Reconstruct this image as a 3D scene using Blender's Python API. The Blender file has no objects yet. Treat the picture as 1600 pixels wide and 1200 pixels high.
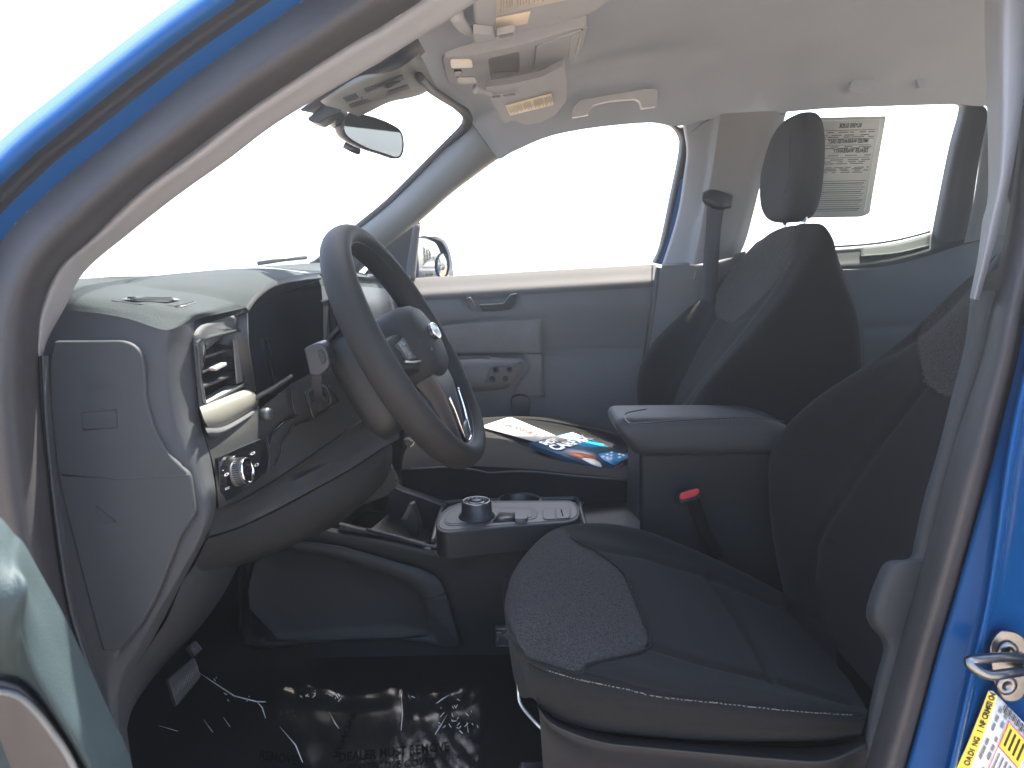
import bpy, bmesh, math, random
import numpy as np
from mathutils import Vector, Matrix
random.seed(7); np.random.seed(7)
scene = bpy.context.scene
COL = scene.collection

# ------------------------------------------------------------------ camera
CAM = Vector((0.0, -0.72, 1.17))
FPX = 1200.0                       # focal length in pixels of the 1600 px wide photo
PITCH = math.atan((600 - 395) / FPX)
ROLL = math.radians(1.0)
_f = Vector((0, math.cos(PITCH), -math.sin(PITCH)))
_r0 = Vector((1, 0, 0)); _u0 = _r0.cross(_f)
_r = _r0 * math.cos(ROLL) - _u0 * math.sin(ROLL)
_u = _u0 * math.cos(ROLL) + _r0 * math.sin(ROLL)
cam_d = bpy.data.cameras.new('camera'); cam = bpy.data.objects.new('camera', cam_d)
COL.objects.link(cam); scene.camera = cam
cam_d.sensor_width = 36.0; cam_d.lens = 36.0 * FPX / 1600.0
cam_d.clip_start = 0.02; cam_d.clip_end = 3000
cam.matrix_world = Matrix(((_r.x, _u.x, -_f.x, CAM.x), (_r.y, _u.y, -_f.y, CAM.y),
                           (_r.z, _u.z, -_f.z, CAM.z), (0, 0, 0, 1)))
cam_d.dof.use_dof = True; cam_d.dof.focus_distance = 1.25; cam_d.dof.aperture_fstop = 10

# ------------------------------------------------------------------ world, sun, exposure
SUN = Vector((0.30, 0.43, 1.0)).normalized()
w = bpy.data.worlds.new('World'); scene.world = w; w.use_nodes = True
nt = w.node_tree; bg = nt.nodes['Background']
sky = nt.nodes.new('ShaderNodeTexSky'); sky.sky_type = 'NISHITA'; sky.sun_disc = False
sky.sun_elevation = math.asin(SUN.z); sky.sun_rotation = math.atan2(SUN.x, SUN.y)
sky.air_density = 0.9; sky.dust_density = 3.0; sky.ozone_density = 0.0
nt.links.new(sky.outputs[0], bg.inputs[0]); bg.inputs[1].default_value = 0.15
sl = bpy.data.lights.new('sun', 'SUN'); sl.energy = 4.0; sl.angle = math.radians(0.5); sl.color = (1, .95, .87)
so = bpy.data.objects.new('sun', sl); COL.objects.link(so); so.location = SUN * 30
so.rotation_euler = SUN.to_track_quat('Z', 'Y').to_euler()
scene.view_settings.view_transform = 'Standard'; scene.view_settings.look = 'None'
scene.view_settings.exposure = 2.95; scene.view_settings.gamma = 1.0
scene.render.engine = 'CYCLES'
scene.cycles.max_bounces = 10; scene.cycles.transparent_max_bounces = 16

# ------------------------------------------------------------------ point helpers (photo pixel + real depth -> place in the truck)
def ray(px, py):
    return _f + _r * ((px - 800) / FPX) + _u * ((600 - py) / FPX)
def Y(px, py, y):
    d = ray(px, py); return CAM + d * ((y - CAM.y) / d.y)
def Zp(px, py, z):
    d = ray(px, py); return CAM + d * ((z - CAM.z) / d.z)
def Xp(px, py, x):
    d = ray(px, py); return CAM + d * ((x - CAM.x) / d.x)
def Cp(px, py, dz=0.0):            # on the sloping headliner plane z = 1.548 + 0.2 x - dz
    d = ray(px, py); t = (1.548 - dz - CAM.z + .2 * CAM.x) / (d.z - .2 * d.x); return CAM + d * t
def PP(l): return [Y(*p) for p in l]
def topx(v):
    q = np.asarray(v, float) - np.array(CAM)
    z = q @ np.array(_f)
    return np.stack([800 + FPX * (q @ np.array(_r)) / z, 600 - FPX * (q @ np.array(_u)) / z], -1)

def cr(P, n, closed=False):        # Catmull-Rom through rows of P (k, ...)
    P = np.asarray(P, float); k = len(P); out = []
    if k == 2 and not closed:
        t = np.linspace(0, 1, n).reshape((-1,) + (1,) * (P.ndim - 1)); return P[0] * (1 - t) + P[1] * t
    segs = k if closed else k - 1
    for i in range(n):
        s = i / n * segs if closed else i / (n - 1) * segs
        j = min(int(s), segs - 1); t = s - j
        if closed: a, b, c, d = P[(j - 1) % k], P[j], P[(j + 1) % k], P[(j + 2) % k]
        else:
            b, c = P[j], P[j + 1]; a = P[j - 1] if j > 0 else 2 * b - c; d = P[j + 2] if j + 2 < k else 2 * c - b
        out.append(.5 * ((2 * b) + (c - a) * t + (2 * a - 5 * b + 4 * c - d) * t * t + (3 * b - a - 3 * c + d) * t ** 3))
    return np.array(out)
def rnd(pts, r, n=5):              # polygon with rounded corners (2-D or 3-D tuples); r = number or list
    pts = [np.asarray(p, float) for p in pts]; out = []; k = len(pts)
    for i, p in enumerate(pts):
        rr = r[i] if isinstance(r, (list, tuple)) else r
        a = pts[i - 1] - p; b = pts[(i + 1) % k] - p; la = np.linalg.norm(a); lb = np.linalg.norm(b)
        q = min(rr, la * .48, lb * .48)
        if q <= 1e-6: out.append(p); continue
        A = p + a / la * q; B = p + b / lb * q
        for t in np.linspace(0, 1, n): out.append((1 - t) ** 2 * A + 2 * t * (1 - t) * p + t * t * B)
    return out

# ------------------------------------------------------------------ object helpers
WLOC = {}
def thing(name, loc, label, cat, group=None):
    o = bpy.data.objects.new(name, None); COL.objects.link(o); o.location = loc; o.empty_display_size = .1
    o['label'] = label; o['category'] = cat
    if group: o['group'] = group
    WLOC[o.name] = Vector(loc); return o
def mk(name, V, F, mat, parent=None, smooth=True, label=None, cat=None, group=None, kind=None, bevel=0, bseg=2, solid=0, soff=-1, sub=0, origin=None, ang=None):
    V = np.asarray([tuple(v) for v in V], float)
    c = Vector((V.min(0) + V.max(0)) / 2) if origin is None else Vector(origin)
    me = bpy.data.meshes.new(name); me.from_pydata([tuple(v) for v in (V - np.array(c))], [], [tuple(int(i) for i in f) for f in F])
    me.update()
    for m in (mat if isinstance(mat, (list, tuple)) else [mat]): me.materials.append(m)
    me.polygons.foreach_set('use_smooth', [smooth] * len(me.polygons))
    if ang and smooth: me.set_sharp_from_angle(angle=math.radians(ang))
    o = bpy.data.objects.new(name, me); COL.objects.link(o)
    pl = WLOC[parent.name] if parent else Vector((0, 0, 0))
    o.parent = parent; o.location = c - pl; WLOC[o.name] = c
    if label: o['label'] = label
    if cat: o['category'] = cat
    if group: o['group'] = group
    if kind: o['kind'] = kind
    if solid:
        m = o.modifiers.new('s', 'SOLIDIFY'); m.thickness = solid; m.offset = soff
    if bevel:
        m = o.modifiers.new('b', 'BEVEL'); m.width = bevel; m.segments = bseg; m.limit_method = 'ANGLE'; m.angle_limit = math.radians(40); m.harden_normals = True
    if sub:
        m = o.modifiers.new('u', 'SUBSURF'); m.levels = sub; m.render_levels = sub
    return o
def gridfaces(nu, nv, cu=False, cv=False):
    F = []
    for i in range(nu if cu else nu - 1):
        for j in range(nv if cv else nv - 1):
            a = i * nv + j; b = i * nv + (j + 1) % nv; c = ((i + 1) % nu) * nv + (j + 1) % nv; d = ((i + 1) % nu) * nv + j
            F.append((a, b, c, d))
    return F
def flip_to_cam(V, F):
    V = np.asarray(V); s = 0
    for f in F[::max(1, len(F) // 60)]:
        a, b, c = V[f[0]], V[f[1]], V[f[2]]
        s += np.dot(np.cross(b - a, c - a), np.array(CAM) - a)
    return F if s > 0 else [tuple(reversed(f)) for f in F]
def dist_poly(p, line):            # distance of points (n,2) to polyline
    best = np.full(len(p), 1e9)
    for a, b in zip(line[:-1], line[1:]):
        a = np.array(a, float); b = np.array(b, float); ab = b - a; t = np.clip(((p - a) @ ab) / max(ab @ ab, 1e-9), 0, 1)
        best = np.minimum(best, np.linalg.norm(p - (a + t[:, None] * ab), axis=1))
    return best
def inside(p, poly):
    r = np.zeros(len(p), bool); k = len(poly)
    for i in range(k):
        x1, y1 = poly[i]; x2, y2 = poly[(i + 1) % k]
        if y1 == y2: continue
        c = ((y1 > p[:, 1]) != (y2 > p[:, 1])) & (p[:, 0] < (x2 - x1) * (p[:, 1] - y1) / (y2 - y1) + x1)
        r ^= c
    return r
def dense(rows, nu, nv):
    R = np.array([[tuple(Y(*p)) if not isinstance(p, Vector) else tuple(p) for p in r] for r in rows])
    A = cr(R, nu); A = np.swapaxes(A, 0, 1); A = cr(A, nv); return np.swapaxes(A, 0, 1)
def normals(G):
    du = np.gradient(G, axis=0); dv = np.gradient(G, axis=1); n = np.cross(du, dv)
    n /= np.maximum(np.linalg.norm(n, axis=2, keepdims=True), 1e-12)
    s = np.sum(n * (np.array(CAM) - G)); return n if s > 0 else -n
def patch(name, rows, mat, parent, nu=24, nv=24, seams=(), bumps=(), **kw):
    G = dense(rows, nu, nv)
    if seams or bumps:
        N = normals(G); P = topx(G.reshape(-1, 3))
        for line, wd, dp in seams:
            g = dp * np.exp(-(dist_poly(P, line) / wd) ** 2); G = G - N * g.reshape(nu, nv, 1)
        for poly, wd, hh in bumps:
            ins = inside(P, poly); dd = dist_poly(P, list(poly) + [poly[0]])
            g = hh * np.where(ins, 1 - np.exp(-(dd / wd) ** 2), 0); G = G + N * g.reshape(nu, nv, 1)
    V = G.reshape(-1, 3); F = flip_to_cam(V, gridfaces(nu, nv))
    return mk(name, V, F, mat, parent, **kw)
def split_patch(name, rows, mat, parent, poly, name2, mat2, nu, nv, seams=(), label2=None, **kw):
    G = dense(rows, nu, nv); N = normals(G); P = topx(G.reshape(-1, 3))
    for line, wd, dp in seams:
        G = G - N * (dp * np.exp(-(dist_poly(P, line) / wd) ** 2)).reshape(nu, nv, 1)
    V = G.reshape(-1, 3); F = flip_to_cam(V, gridfaces(nu, nv)); P = topx(V)
    C = np.array([P[list(f)].mean(0) for f in F]); ins = inside(C, poly)
    def sub(keep):
        used = {}; f2 = []
        for f, k in zip(F, keep):
            if k: f2.append(tuple(used.setdefault(i, len(used)) for i in f))
        return [V[i] for i in used], f2
    v, f = sub(~ins); o = mk(name, v, f, mat, parent, **kw)
    v, f = sub(ins); mk(name2, v, f, mat2, o, label=label2)
    return o
def plate(name, pts, ext, mat, parent=None, bevel=0.002, **kw):    # planar outline pushed back along ext
    pts = [Vector(p) for p in pts]; ext = Vector(ext); k = len(pts)
    V = pts + [p + ext for p in pts]
    F = [tuple(range(k)), tuple(range(2 * k - 1, k - 1, -1))] + [(i, k + i, k + (i + 1) % k, (i + 1) % k) for i in range(k)]
    nrm = sum(((pts[i] - pts[0]).cross(pts[i + 1] - pts[0]) for i in range(1, k - 1)), Vector())
    if nrm.dot(ext) > 0: F = [tuple(reversed(f)) for f in F]
    return mk(name, V, F, mat, parent, bevel=bevel, **kw)
def ypl(name, px, y, thick, mat, parent=None, **kw):              # outline in photo pixels at depth y, thick in metres away from viewer
    return plate(name, [Y(a, b, y) for a, b in px], (0, thick, 0), mat, parent, **kw)
def tube(name, pts, r, mat, parent=None, n=8, res=None, closed=False, flat=1.0, **kw):
    P = np.array([tuple(p) for p in pts])
    rr = np.array(r if isinstance(r, (list, tuple)) else [r] * len(P), float)
    if res: P = cr(P, res, closed); rr = np.interp(np.linspace(0, 1, res), np.linspace(0, 1, len(rr)), rr)
    m = len(P); T = np.roll(P, -1, 0) - np.roll(P, 1, 0) if closed else np.gradient(P, axis=0)
    T /= np.maximum(np.linalg.norm(T, axis=1, keepdims=True), 1e-9)
    V = []; up = np.array((0, 0, 1.0)) if abs(T[0][2]) < .9 else np.array((1.0, 0, 0))
    for i in range(m):
        s = np.cross(T[i], up); s /= max(np.linalg.norm(s), 1e-9); q = np.cross(s, T[i]); up = q
        for a in range(n):
            t = 2 * math.pi * a / n; V.append(P[i] + rr[i] * (math.cos(t) * s + flat * math.sin(t) * q))
    F = gridfaces(m, n, cu=closed, cv=True)
    if not closed: F += [tuple(range(n))[::-1], tuple((m - 1) * n + a for a in range(n))]
    return mk(name, V, F, mat, parent, **kw)
def loft(name, rings, mat, parent=None, caps=True, n=None, **kw):
    R = [[tuple(p) for p in r] for r in rings]; k = len(R[0]); V = [p for r in R for p in r]
    F = gridfaces(len(R), k, cv=True)
    if caps: F += [tuple(range(k))[::-1], tuple((len(R) - 1) * k + a for a in range(k))]
    return mk(name, V, F, mat, parent, **kw)
def lathe(name, base, axis, prof, mat, parent=None, n=32, ref=(0, 0, 1), **kw):   # prof: list of (radius, height)
    ax = Vector(axis).normalized(); s = ax.cross(Vector(ref) if abs(ax.z) < .95 else Vector((0, 1, 0))).normalized(); q = s.cross(ax); base = Vector(base)
    rings = [[base + ax * h + (s * math.cos(2 * math.pi * a / n) + q * math.sin(2 * math.pi * a / n)) * r for a in range(n)] for r, h in prof]
    return loft(name, rings, mat, parent, **kw)
def box(name, lo, hi, mat, parent=None, bevel=.004, **kw):
    x0, y0, z0 = lo; x1, y1, z1 = hi
    return plate(name, [(x0, y0, z0), (x1, y0, z0), (x1, y0, z1), (x0, y0, z1)], (0, y1 - y0, 0), mat, parent, bevel=bevel, **kw)
def ring(name, loops, mat, parent=None, **kw):                     # open band through closed loops of equal length
    R = [[tuple(p) for p in r] for r in loops]; k = len(R[0])
    V = [p for r in R for p in r]; F = flip_to_cam(V, gridfaces(len(R), k, cv=True))
    return mk(name, V, F, mat, parent, **kw)
def text(name, s, org, right, up, mat, parent=None, lift=.0008, bold=0, **kw):   # flat print: up = letter height vector, right = unit direction
    cu = bpy.data.curves.new(name, 'FONT'); cu.body = s; cu.size = 1.0; cu.offset = bold
    ob = bpy.data.objects.new(name, cu); COL.objects.link(ob)
    dg = bpy.context.evaluated_depsgraph_get(); me = ob.evaluated_get(dg).to_mesh()
    v = [tuple(p.co) for p in me.vertices]; f = [tuple(p.vertices) for p in me.polygons]
    ob.evaluated_get(dg).to_mesh_clear(); COL.objects.unlink(ob); bpy.data.objects.remove(ob); bpy.data.curves.remove(cu)
    right = Vector(right); up = Vector(up); org = Vector(org); n = right.cross(up).normalized()
    if n.dot(CAM - org) < 0: n = -n
    V = [org + right * a + up * b + n * lift for a, b, c in v]
    return mk(name, V, f, mat, parent, smooth=False, **kw)
def quad_text(name, s, A, B, D, mat, parent, fit=True, h=1.0, **kw):
    """print s from corner A towards B (baseline, full width) with height towards D"""
    A, B, D = Vector(A), Vector(B), Vector(D); wid = max(.01, .62 * len(s))
    return text(name, s, A, (B - A) / wid, (D - A) * 1.38 * h, mat, parent, **kw)
def strips(name, quads, mat, parent, lift=.0006, **kw):            # many small printed bars in one mesh
    V = []; F = []
    for q in quads:
        q = [Vector(p) for p in q]; n = (q[1] - q[0]).cross(q[3] - q[0]).normalized()
        if n.dot(CAM - q[0]) < 0: n = -n
        F.append(tuple(range(len(V), len(V) + 4))); V += [p + n * lift for p in q]
    return mk(name, V, F, mat, parent, smooth=False, **kw)
def bil(A, B, C, D, u, v):         # A-B along u, A-D along v
    A, B, C, D = map(Vector, (A, B, C, D)); return A * (1 - u) * (1 - v) + B * u * (1 - v) + C * u * v + D * (1 - u) * v

# ------------------------------------------------------------------ materials
def M(name, col, rough=.5, metal=0, spec=.5, grain=0, gscale=900, var=.12, vscale=6, coat=0, trans=None, sheen=0, emit=None):
    m = bpy.data.materials.new(name); m.use_nodes = True; t = m.node_tree; b = t.nodes['Principled BSDF']; L = t.links.new
    b.inputs['Base Color'].default_value = (*col, 1); b.inputs['Roughness'].default_value = rough
    b.inputs['Metallic'].default_value = metal; b.inputs['Specular IOR Level'].default_value = spec
    b.inputs['Coat Weight'].default_value = coat; b.inputs['Coat Roughness'].default_value = .04
    if sheen: b.inputs['Sheen Weight'].default_value = sheen; b.inputs['Sheen Roughness'].default_value = .5
    tc = t.nodes.new('ShaderNodeTexCoord')
    if var:
        n = t.nodes.new('ShaderNodeTexNoise'); n.inputs['Scale'].default_value = vscale; n.inputs['Detail'].default_value = 6
        L(tc.outputs['Object'], n.inputs['Vector'])
        r = t.nodes.new('ShaderNodeMapRange'); r.inputs['To Min'].default_value = 1 - var; r.inputs['To Max'].default_value = 1 + var
        r.inputs['From Min'].default_value = .25; r.inputs['From Max'].default_value = .75
        L(n.outputs[0], r.inputs[0])
        x = t.nodes.new('ShaderNodeVectorMath'); x.operation = 'SCALE'; x.inputs[0].default_value = col
        L(r.outputs[0], x.inputs['Scale']); L(x.outputs[0], b.inputs['Base Color'])
        r2 = t.nodes.new('ShaderNodeMapRange'); r2.inputs['To Min'].default_value = max(.02, rough - .07); r2.inputs['To Max'].default_value = min(1, rough + .07)
        L(n.outputs[0], r2.inputs[0]); L(r2.outputs[0], b.inputs['Roughness'])
    if grain:
        g = t.nodes.new('ShaderNodeTexNoise'); g.inputs['Scale'].default_value = gscale; g.inputs['Detail'].default_value = 2
        L(tc.outputs['Object'], g.inputs['Vector'])
        bp = t.nodes.new('ShaderNodeBump'); bp.inputs['Strength'].default_value = grain; bp.inputs['Distance'].default_value = .001
        L(g.outputs[0], bp.inputs['Height']); L(bp.outputs[0], b.inputs['Normal'])
    return m
def fabric(name, c1, c2, scale=700, stretch=(1, .18, 1), bump=.5, rough=.95):
    m = bpy.data.materials.new(name); m.use_nodes = True; t = m.node_tree; b = t.nodes['Principled BSDF']; L = t.links.new
    b.inputs['Roughness'].default_value = rough; b.inputs['Specular IOR Level'].default_value = .15
    b.inputs['Sheen Weight'].default_value = .04; b.inputs['Sheen Roughness'].default_value = .5
    tc = t.nodes.new('ShaderNodeTexCoord'); hs = []
    for st in (stretch, (stretch[1], stretch[0], stretch[2])):
        mp = t.nodes.new('ShaderNodeMapping'); mp.inputs['Scale'].default_value = st; L(tc.outputs['Object'], mp.inputs[0])
        n = t.nodes.new('ShaderNodeTexNoise'); n.inputs['Scale'].default_value = scale; n.inputs['Detail'].default_value = 1
        L(mp.outputs[0], n.inputs['Vector']); hs.append(n.outputs[0])
    ad = t.nodes.new('ShaderNodeMath'); ad.operation = 'ADD'; L(hs[0], ad.inputs[0]); L(hs[1], ad.inputs[1])
    rg = t.nodes.new('ShaderNodeMapRange'); rg.inputs['From Min'].default_value = .75; rg.inputs['From Max'].default_value = 1.25; L(ad.outputs[0], rg.inputs[0])
    mx = t.nodes.new('ShaderNodeMix'); mx.data_type = 'RGBA'; mx.inputs[6].default_value = (*c1, 1); mx.inputs[7].default_value = (*c2, 1)
    L(rg.outputs[0], mx.inputs[0]); L(mx.outputs[2], b.inputs['Base Color'])
    bp = t.nodes.new('ShaderNodeBump'); bp.inputs['Strength'].default_value = bump; bp.inputs['Distance'].default_value = .001
    L(rg.outputs[0], bp.inputs['Height']); L(bp.outputs[0], b.inputs['Normal'])
    return m
def glassmat(name, tint=(.97, .99, .98)):
    m = bpy.data.materials.new(name); m.use_nodes = True; t = m.node_tree; L = t.links.new
    t.nodes.remove(t.nodes['Principled BSDF']); out = t.nodes['Material Output']
    tr = t.nodes.new('ShaderNodeBsdfTransparent'); tr.inputs[0].default_value = (*tint, 1)
    gl = t.nodes.new('ShaderNodeBsdfGlossy'); gl.inputs['Roughness'].default_value = .01
    lw = t.nodes.new('ShaderNodeLayerWeight'); lw.inputs[0].default_value = .5
    pw = t.nodes.new('ShaderNodeMath'); pw.operation = 'POWER'; pw.inputs[1].default_value = 5; L(lw.outputs['Facing'], pw.inputs[0])
    fr = t.nodes.new('ShaderNodeMapRange'); fr.inputs['To Min'].default_value = .04; fr.inputs['To Max'].default_value = .6; L(pw.outputs[0], fr.inputs[0])
    mx = t.nodes.new('ShaderNodeMixShader'); L(fr.outputs[0], mx.inputs[0]); L(tr.outputs[0], mx.inputs[1]); L(gl.outputs[0], mx.inputs[2]); L(mx.outputs[0], out.inputs[0])
    return m
def filmmat(name, base=.12, rough=.18, lines=None):
    m = bpy.data.materials.new(name); m.use_nodes = True; t = m.node_tree; L = t.links.new
    t.nodes.remove(t.nodes['Principled BSDF']); out = t.nodes['Material Output']
    tr = t.nodes.new('ShaderNodeBsdfTransparent'); tr.inputs[0].default_value = (.85, .86, .88, 1)
    gl = t.nodes.new('ShaderNodeBsdfGlossy'); gl.inputs['Roughness'].default_value = rough
    lw = t.nodes.new('ShaderNodeLayerWeight'); lw.inputs[0].default_value = .35
    r = t.nodes.new('ShaderNodeMapRange'); r.inputs['To Min'].default_value = base; r.inputs['To Max'].default_value = .06; L(lw.outputs['Fresnel'], r.inputs[0])
    mx = t.nodes.new('ShaderNodeMixShader'); L(r.outputs[0], mx.inputs[0]); L(tr.outputs[0], mx.inputs[1]); L(gl.outputs[0], mx.inputs[2]); L(mx.outputs[0], out.inputs[0])
    return m
DASH = M('dash_plastic', (.030, .035, .0355), .8, grain=.8, gscale=900, spec=.06, var=.12)
DASHLOW = M('lower_dash_plastic', (.020, .0200, .0200), .55, grain=.45, gscale=1300, var=.12, spec=.35)
SIDE = M('dash_side_plastic', (.035, .037, .039), .62, grain=.3, gscale=1400, var=.1, spec=.25)
BLACK = M('black_plastic', (.016, .016, .018), .4, grain=.15, gscale=1500)
GLOSS = M('gloss_black', (.008, .008, .009), .12, var=0)
CONS = M('console_plastic', (.0125, .0127, .013), .5, grain=.3, gscale=1400, spec=.35)
BEZEL = M('console_bezel', (.050, .050, .050), .42, grain=.2, gscale=1500)
WHEEL = M('wheel_rim_plastic', (.0145, .0142, .0138), .62, grain=.35, gscale=1500, var=.08, spec=.2)
RUBBER = M('door_seal_rubber', (.030, .028, .0285), .6, grain=.1, gscale=600, var=.2, vscale=9, spec=.3)
TRIM = M('grey_pillar_trim', (.20, .20, .205), .6, grain=.3, gscale=1200, var=.05, spec=.3)
TRIMD = M('mid_grey_trim', (.13, .135, .13), .6, grain=.3, gscale=1200, var=.06, spec=.3)
HEAD = M('headliner_cloth', (.325, .355, .405), .95, grain=.5, gscale=900, var=.04, spec=.1)
VISOR = M('visor_vinyl', (.36, .37, .40), .8, grain=.4, gscale=800, var=.05, spec=.2)
BLUE = M('blue_paint', (.003, .050, .16), .25, var=.05, spec=.1)
CHROME = M('chrome', (.75, .75, .76), .14, metal=1, var=.05, vscale=30)
STEEL = M('zinc_steel', (.20, .205, .215), .32, metal=1, var=.2, vscale=60)
SILVER = M('satin_silver', (.55, .54, .50), .35, metal=.6, var=.05)
MIRROR = M('mirror_glass', (.33, .315, .28), .02, metal=1, var=0)
PAPER = M('cream_paper', (.60, .54, .43), .7, var=.03)
PAPERW = M('white_paper', (.72, .72, .71), .7, var=.03)
NOTICE = M('grey_notice_paper', (.52, .53, .48), .8, var=.04)
TAN = M('label_paper', (.62, .55, .46), .7, var=.04)
INK = M('black_ink', (.02, .02, .02), .7, var=0)
INKG = M('grey_ink', (.16, .16, .15), .7, var=0)
INKT = M('brown_ink', (.36, .31, .27), .7, var=0)
REDINK = M('red_ink', (.62, .09, .05), .6, var=0)
YEL = M('yellow_label', (.78, .56, .04), .5, var=.03)
WHITE = M('white_print', (.80, .80, .80), .6, var=0)
NAVY = M('navy_cover', (.012, .055, .10), .35, var=.05)
CYAN = M('cyan_cover', (.02, .34, .62), .35, var=.05)
RUST = M('rust_cover', (.42, .10, .03), .4, var=.2, vscale=40)
PINK = M('pink_page_edge', (.62, .10, .12), .6, var=.1, vscale=200)
RED = M('red_button', (.55, .035, .045), .35, var=.03)
CARPET = M('black_carpet', (.008, .008, .0075), .95, grain=1, gscale=700, spec=.1)
FAB = fabric('seat_cloth', (.0072, .0066, .0061), (.0148, .0136, .0126), 1500, (1, .5, 1), .35)
INS = fabric('seat_insert_cloth', (.012, .0105, .0093), (.066, .058, .051), 1000, (1, .2, .6), 1.0)
VINYL = M('seat_vinyl', (.030, .030, .031), .6, grain=.4, gscale=900)
BELT = M('belt_webbing', (.045, .046, .052), .7, grain=.4, gscale=600)
GLASS = glassmat('clear_glass'); GLASSG = glassmat('green_tinted_glass', (.9, .95, .92))
FILM = filmmat('clear_film', .008, .28)
HRF = M('headrest_cloth', (.040, .041, .045), .9, grain=.5, gscale=1200, spec=.15)
THREAD = M('grey_thread', (.11, .105, .10), .9, var=0)
GROUND = M('pale_concrete', (.42, .39, .35), .9, grain=.6, gscale=30, var=.15, vscale=.6)

# ================================================================== setting
ASPH = M('worn_asphalt', (.33, .262, .195), .9, grain=.8, gscale=60, var=.25, vscale=.8)
mk('parking_lot', [(-26, -26, .004), (26, -26, .004), (26, 26, .004), (-26, 26, .004)], [(0, 1, 2, 3)], ASPH, None, smooth=False, kind='structure')
mk('ground', [(-900, -900, 0), (900, -900, 0), (900, 900, 0), (-900, 900, 0)], [(0, 1, 2, 3)], GROUND, None, smooth=False, kind='structure')

T = thing('pickup_truck', (0.6, 0.75, 0.0), 'blue pickup truck cab seen through the open driver door, dark cloth seats and grey dashboard', 'pickup truck')

# ================================================================== body: driver side frame
def st(lines, ys):                  # zip several pixel lines into stations
    return [[(l[i][0], l[i][1], ys[j][i]) for j, l in enumerate(lines)] for i in range(len(lines[0]))]
L3 = [(770, -205), (660, -130), (600, -85), (475, 0), (330, 98), (170, 222), (75, 300), (0, 380), (-38, 480), (-50, 600), (-45, 740), (-20, 860), (15, 980), (75, 1120), (120, 1230)]
L4 = [(820, -115), (725, -48), (660, 0), (540, 77), (398, 170), (235, 293), (150, 370), (95, 420), (66, 485), (61, 600), (74, 740), (89, 860), (115, 985), (165, 1125), (205, 1230)]
yin = [.155, .13, .10, .07, .045, .025, .012, .004, 0, 0, 0, 0, 0, 0, 0]
mix = lambda a, b, t: [(p[0] * (1 - t) + q[0] * t, p[1] * (1 - t) + q[1] * t) for p, q in zip(a, b)]
rows = st([L3, mix(L3, L4, .22), mix(L3, L4, .5), mix(L3, L4, .78), L4],
          [[.058 + a for a in yin], [.028 + a for a in yin], [.012 + a for a in yin], [.03 + a for a in yin], [.082 + a for a in yin]])
patch('door_seal', rows, RUBBER, T, 70, 16, label='dark rubber door seal along the front pillar')
off = lambda l, k, nx, ny: [(p[0] - nx * k, p[1] - ny * k) for p in l]
def perp(A, B, k):                 # points k px beyond A, away from B
    out = []
    for p, q in zip(A, B):
        d = np.array(p, float) - np.array(q, float); d /= np.linalg.norm(d); out.append((p[0] + d[0] * k, p[1] + d[1] * k))
    return out
L2 = perp(L3, L4, 27); L1 = perp(L3, L4, 58); L0 = perp(L3, L4, 92); L00 = perp(L3, L4, 110)
rows = st([L3, L2], [[.062 + a for a in yin], [.048 + a for a in yin]])
patch('door_jamb', rows, BLUE, T, 60, 4, label='blue painted inner flange of the front pillar')
rows = st([L2, mix(L2, L1, .5), L1], [[.049 + a for a in yin], [.066 + a for a in yin], [.045 + a for a in yin]])
patch('drip_channel', rows, RUBBER, T, 60, 8)  # dark rubber colour stands in for the shade inside the channel
rows = st([L1, mix(L1, L0, .5), L0, L00], [[.043 + a for a in yin], [.030 + a for a in yin], [.036 + a for a in yin], [.075 + a for a in yin]])
patch('front_pillar', rows, BLUE, T, 60, 10, label='blue outer skin of the driver side windshield pillar')
# inner trim of the driver side pillar
A4 = [(760, -75), (660, 0), (600, 42), (540, 77), (398, 170), (310, 238), (225, 300), (150, 370), (95, 420), (66, 485), (60, 530), (60, 557)]
A5 = [(830, -60), (728, 12), (650, 60), (587, 99), (440, 186), (354, 250), (279, 303), (200, 365), (131, 424), (100, 482), (78, 525), (68, 558)]
ya = [.22, .19, .17, .15, .12, .105, .095, .09, .085, .085, .085, .085]
rows = st([mix(A4, A5, -.3), mix(A4, A5, .1), mix(A4, A5, .55), A5, A5], [ya, [a - .008 for a in ya], [a + .01 for a in ya], [a + .03 for a in ya], [a + .045 for a in ya]])
patch('pillar_trim', rows, TRIM, T, 60, 14, label='pale grey trim on the driver side windshield pillar')
# hinge pillar strip
H0 = [(61, 556), (66, 650), (74, 740), (86, 840), (100, 930), (118, 1000), (165, 1125), (195, 1200)]
H1 = [(76, 556), (81, 650), (89, 740), (102, 840), (116, 930), (134, 1000), (178, 1125), (206, 1200)]
patch('hinge_pillar_trim', st([H0, mix(H0, H1, .4), H1], [[.086] * 8, [.074] * 8, [.1] * 8]), SIDE, T, 40, 6)
# rear pillar on the driver side
S0 = [(1662, -175), (1640, -60), (1600, 100), (1588, 250), (1568, 380), (1545, 480), (1530, 560), (1500, 660), (1478, 740), (1450, 850), (1422, 950), (1400, 1030), (1378, 1110), (1350, 1205), (1335, 1260)]
S1 = [(1748, -175), (1720, -60), (1690, 100), (1655, 250), (1625, 380), (1603, 480), (1590, 555), (1566, 655), (1546, 735), (1514, 850), (1487, 945), (1463, 1025), (1442, 1105), (1414, 1205), (1398, 1260)]
yb = [.145, .12, .10, .07, .05, .03, .02, .01, 0, 0, 0, 0, 0, 0, 0]
patch('door_seal', st([S0, mix(S0, S1, .2), mix(S0, S1, .55), mix(S0, S1, .8), S1], [[.085 + a for a in yb], [.04 + a for a in yb], [.015 + a for a in yb], [.022 + a for a in yb], [.055 + a for a in yb]]), RUBBER, T, 60, 14, label='thick black door seal down the centre pillar')
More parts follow.
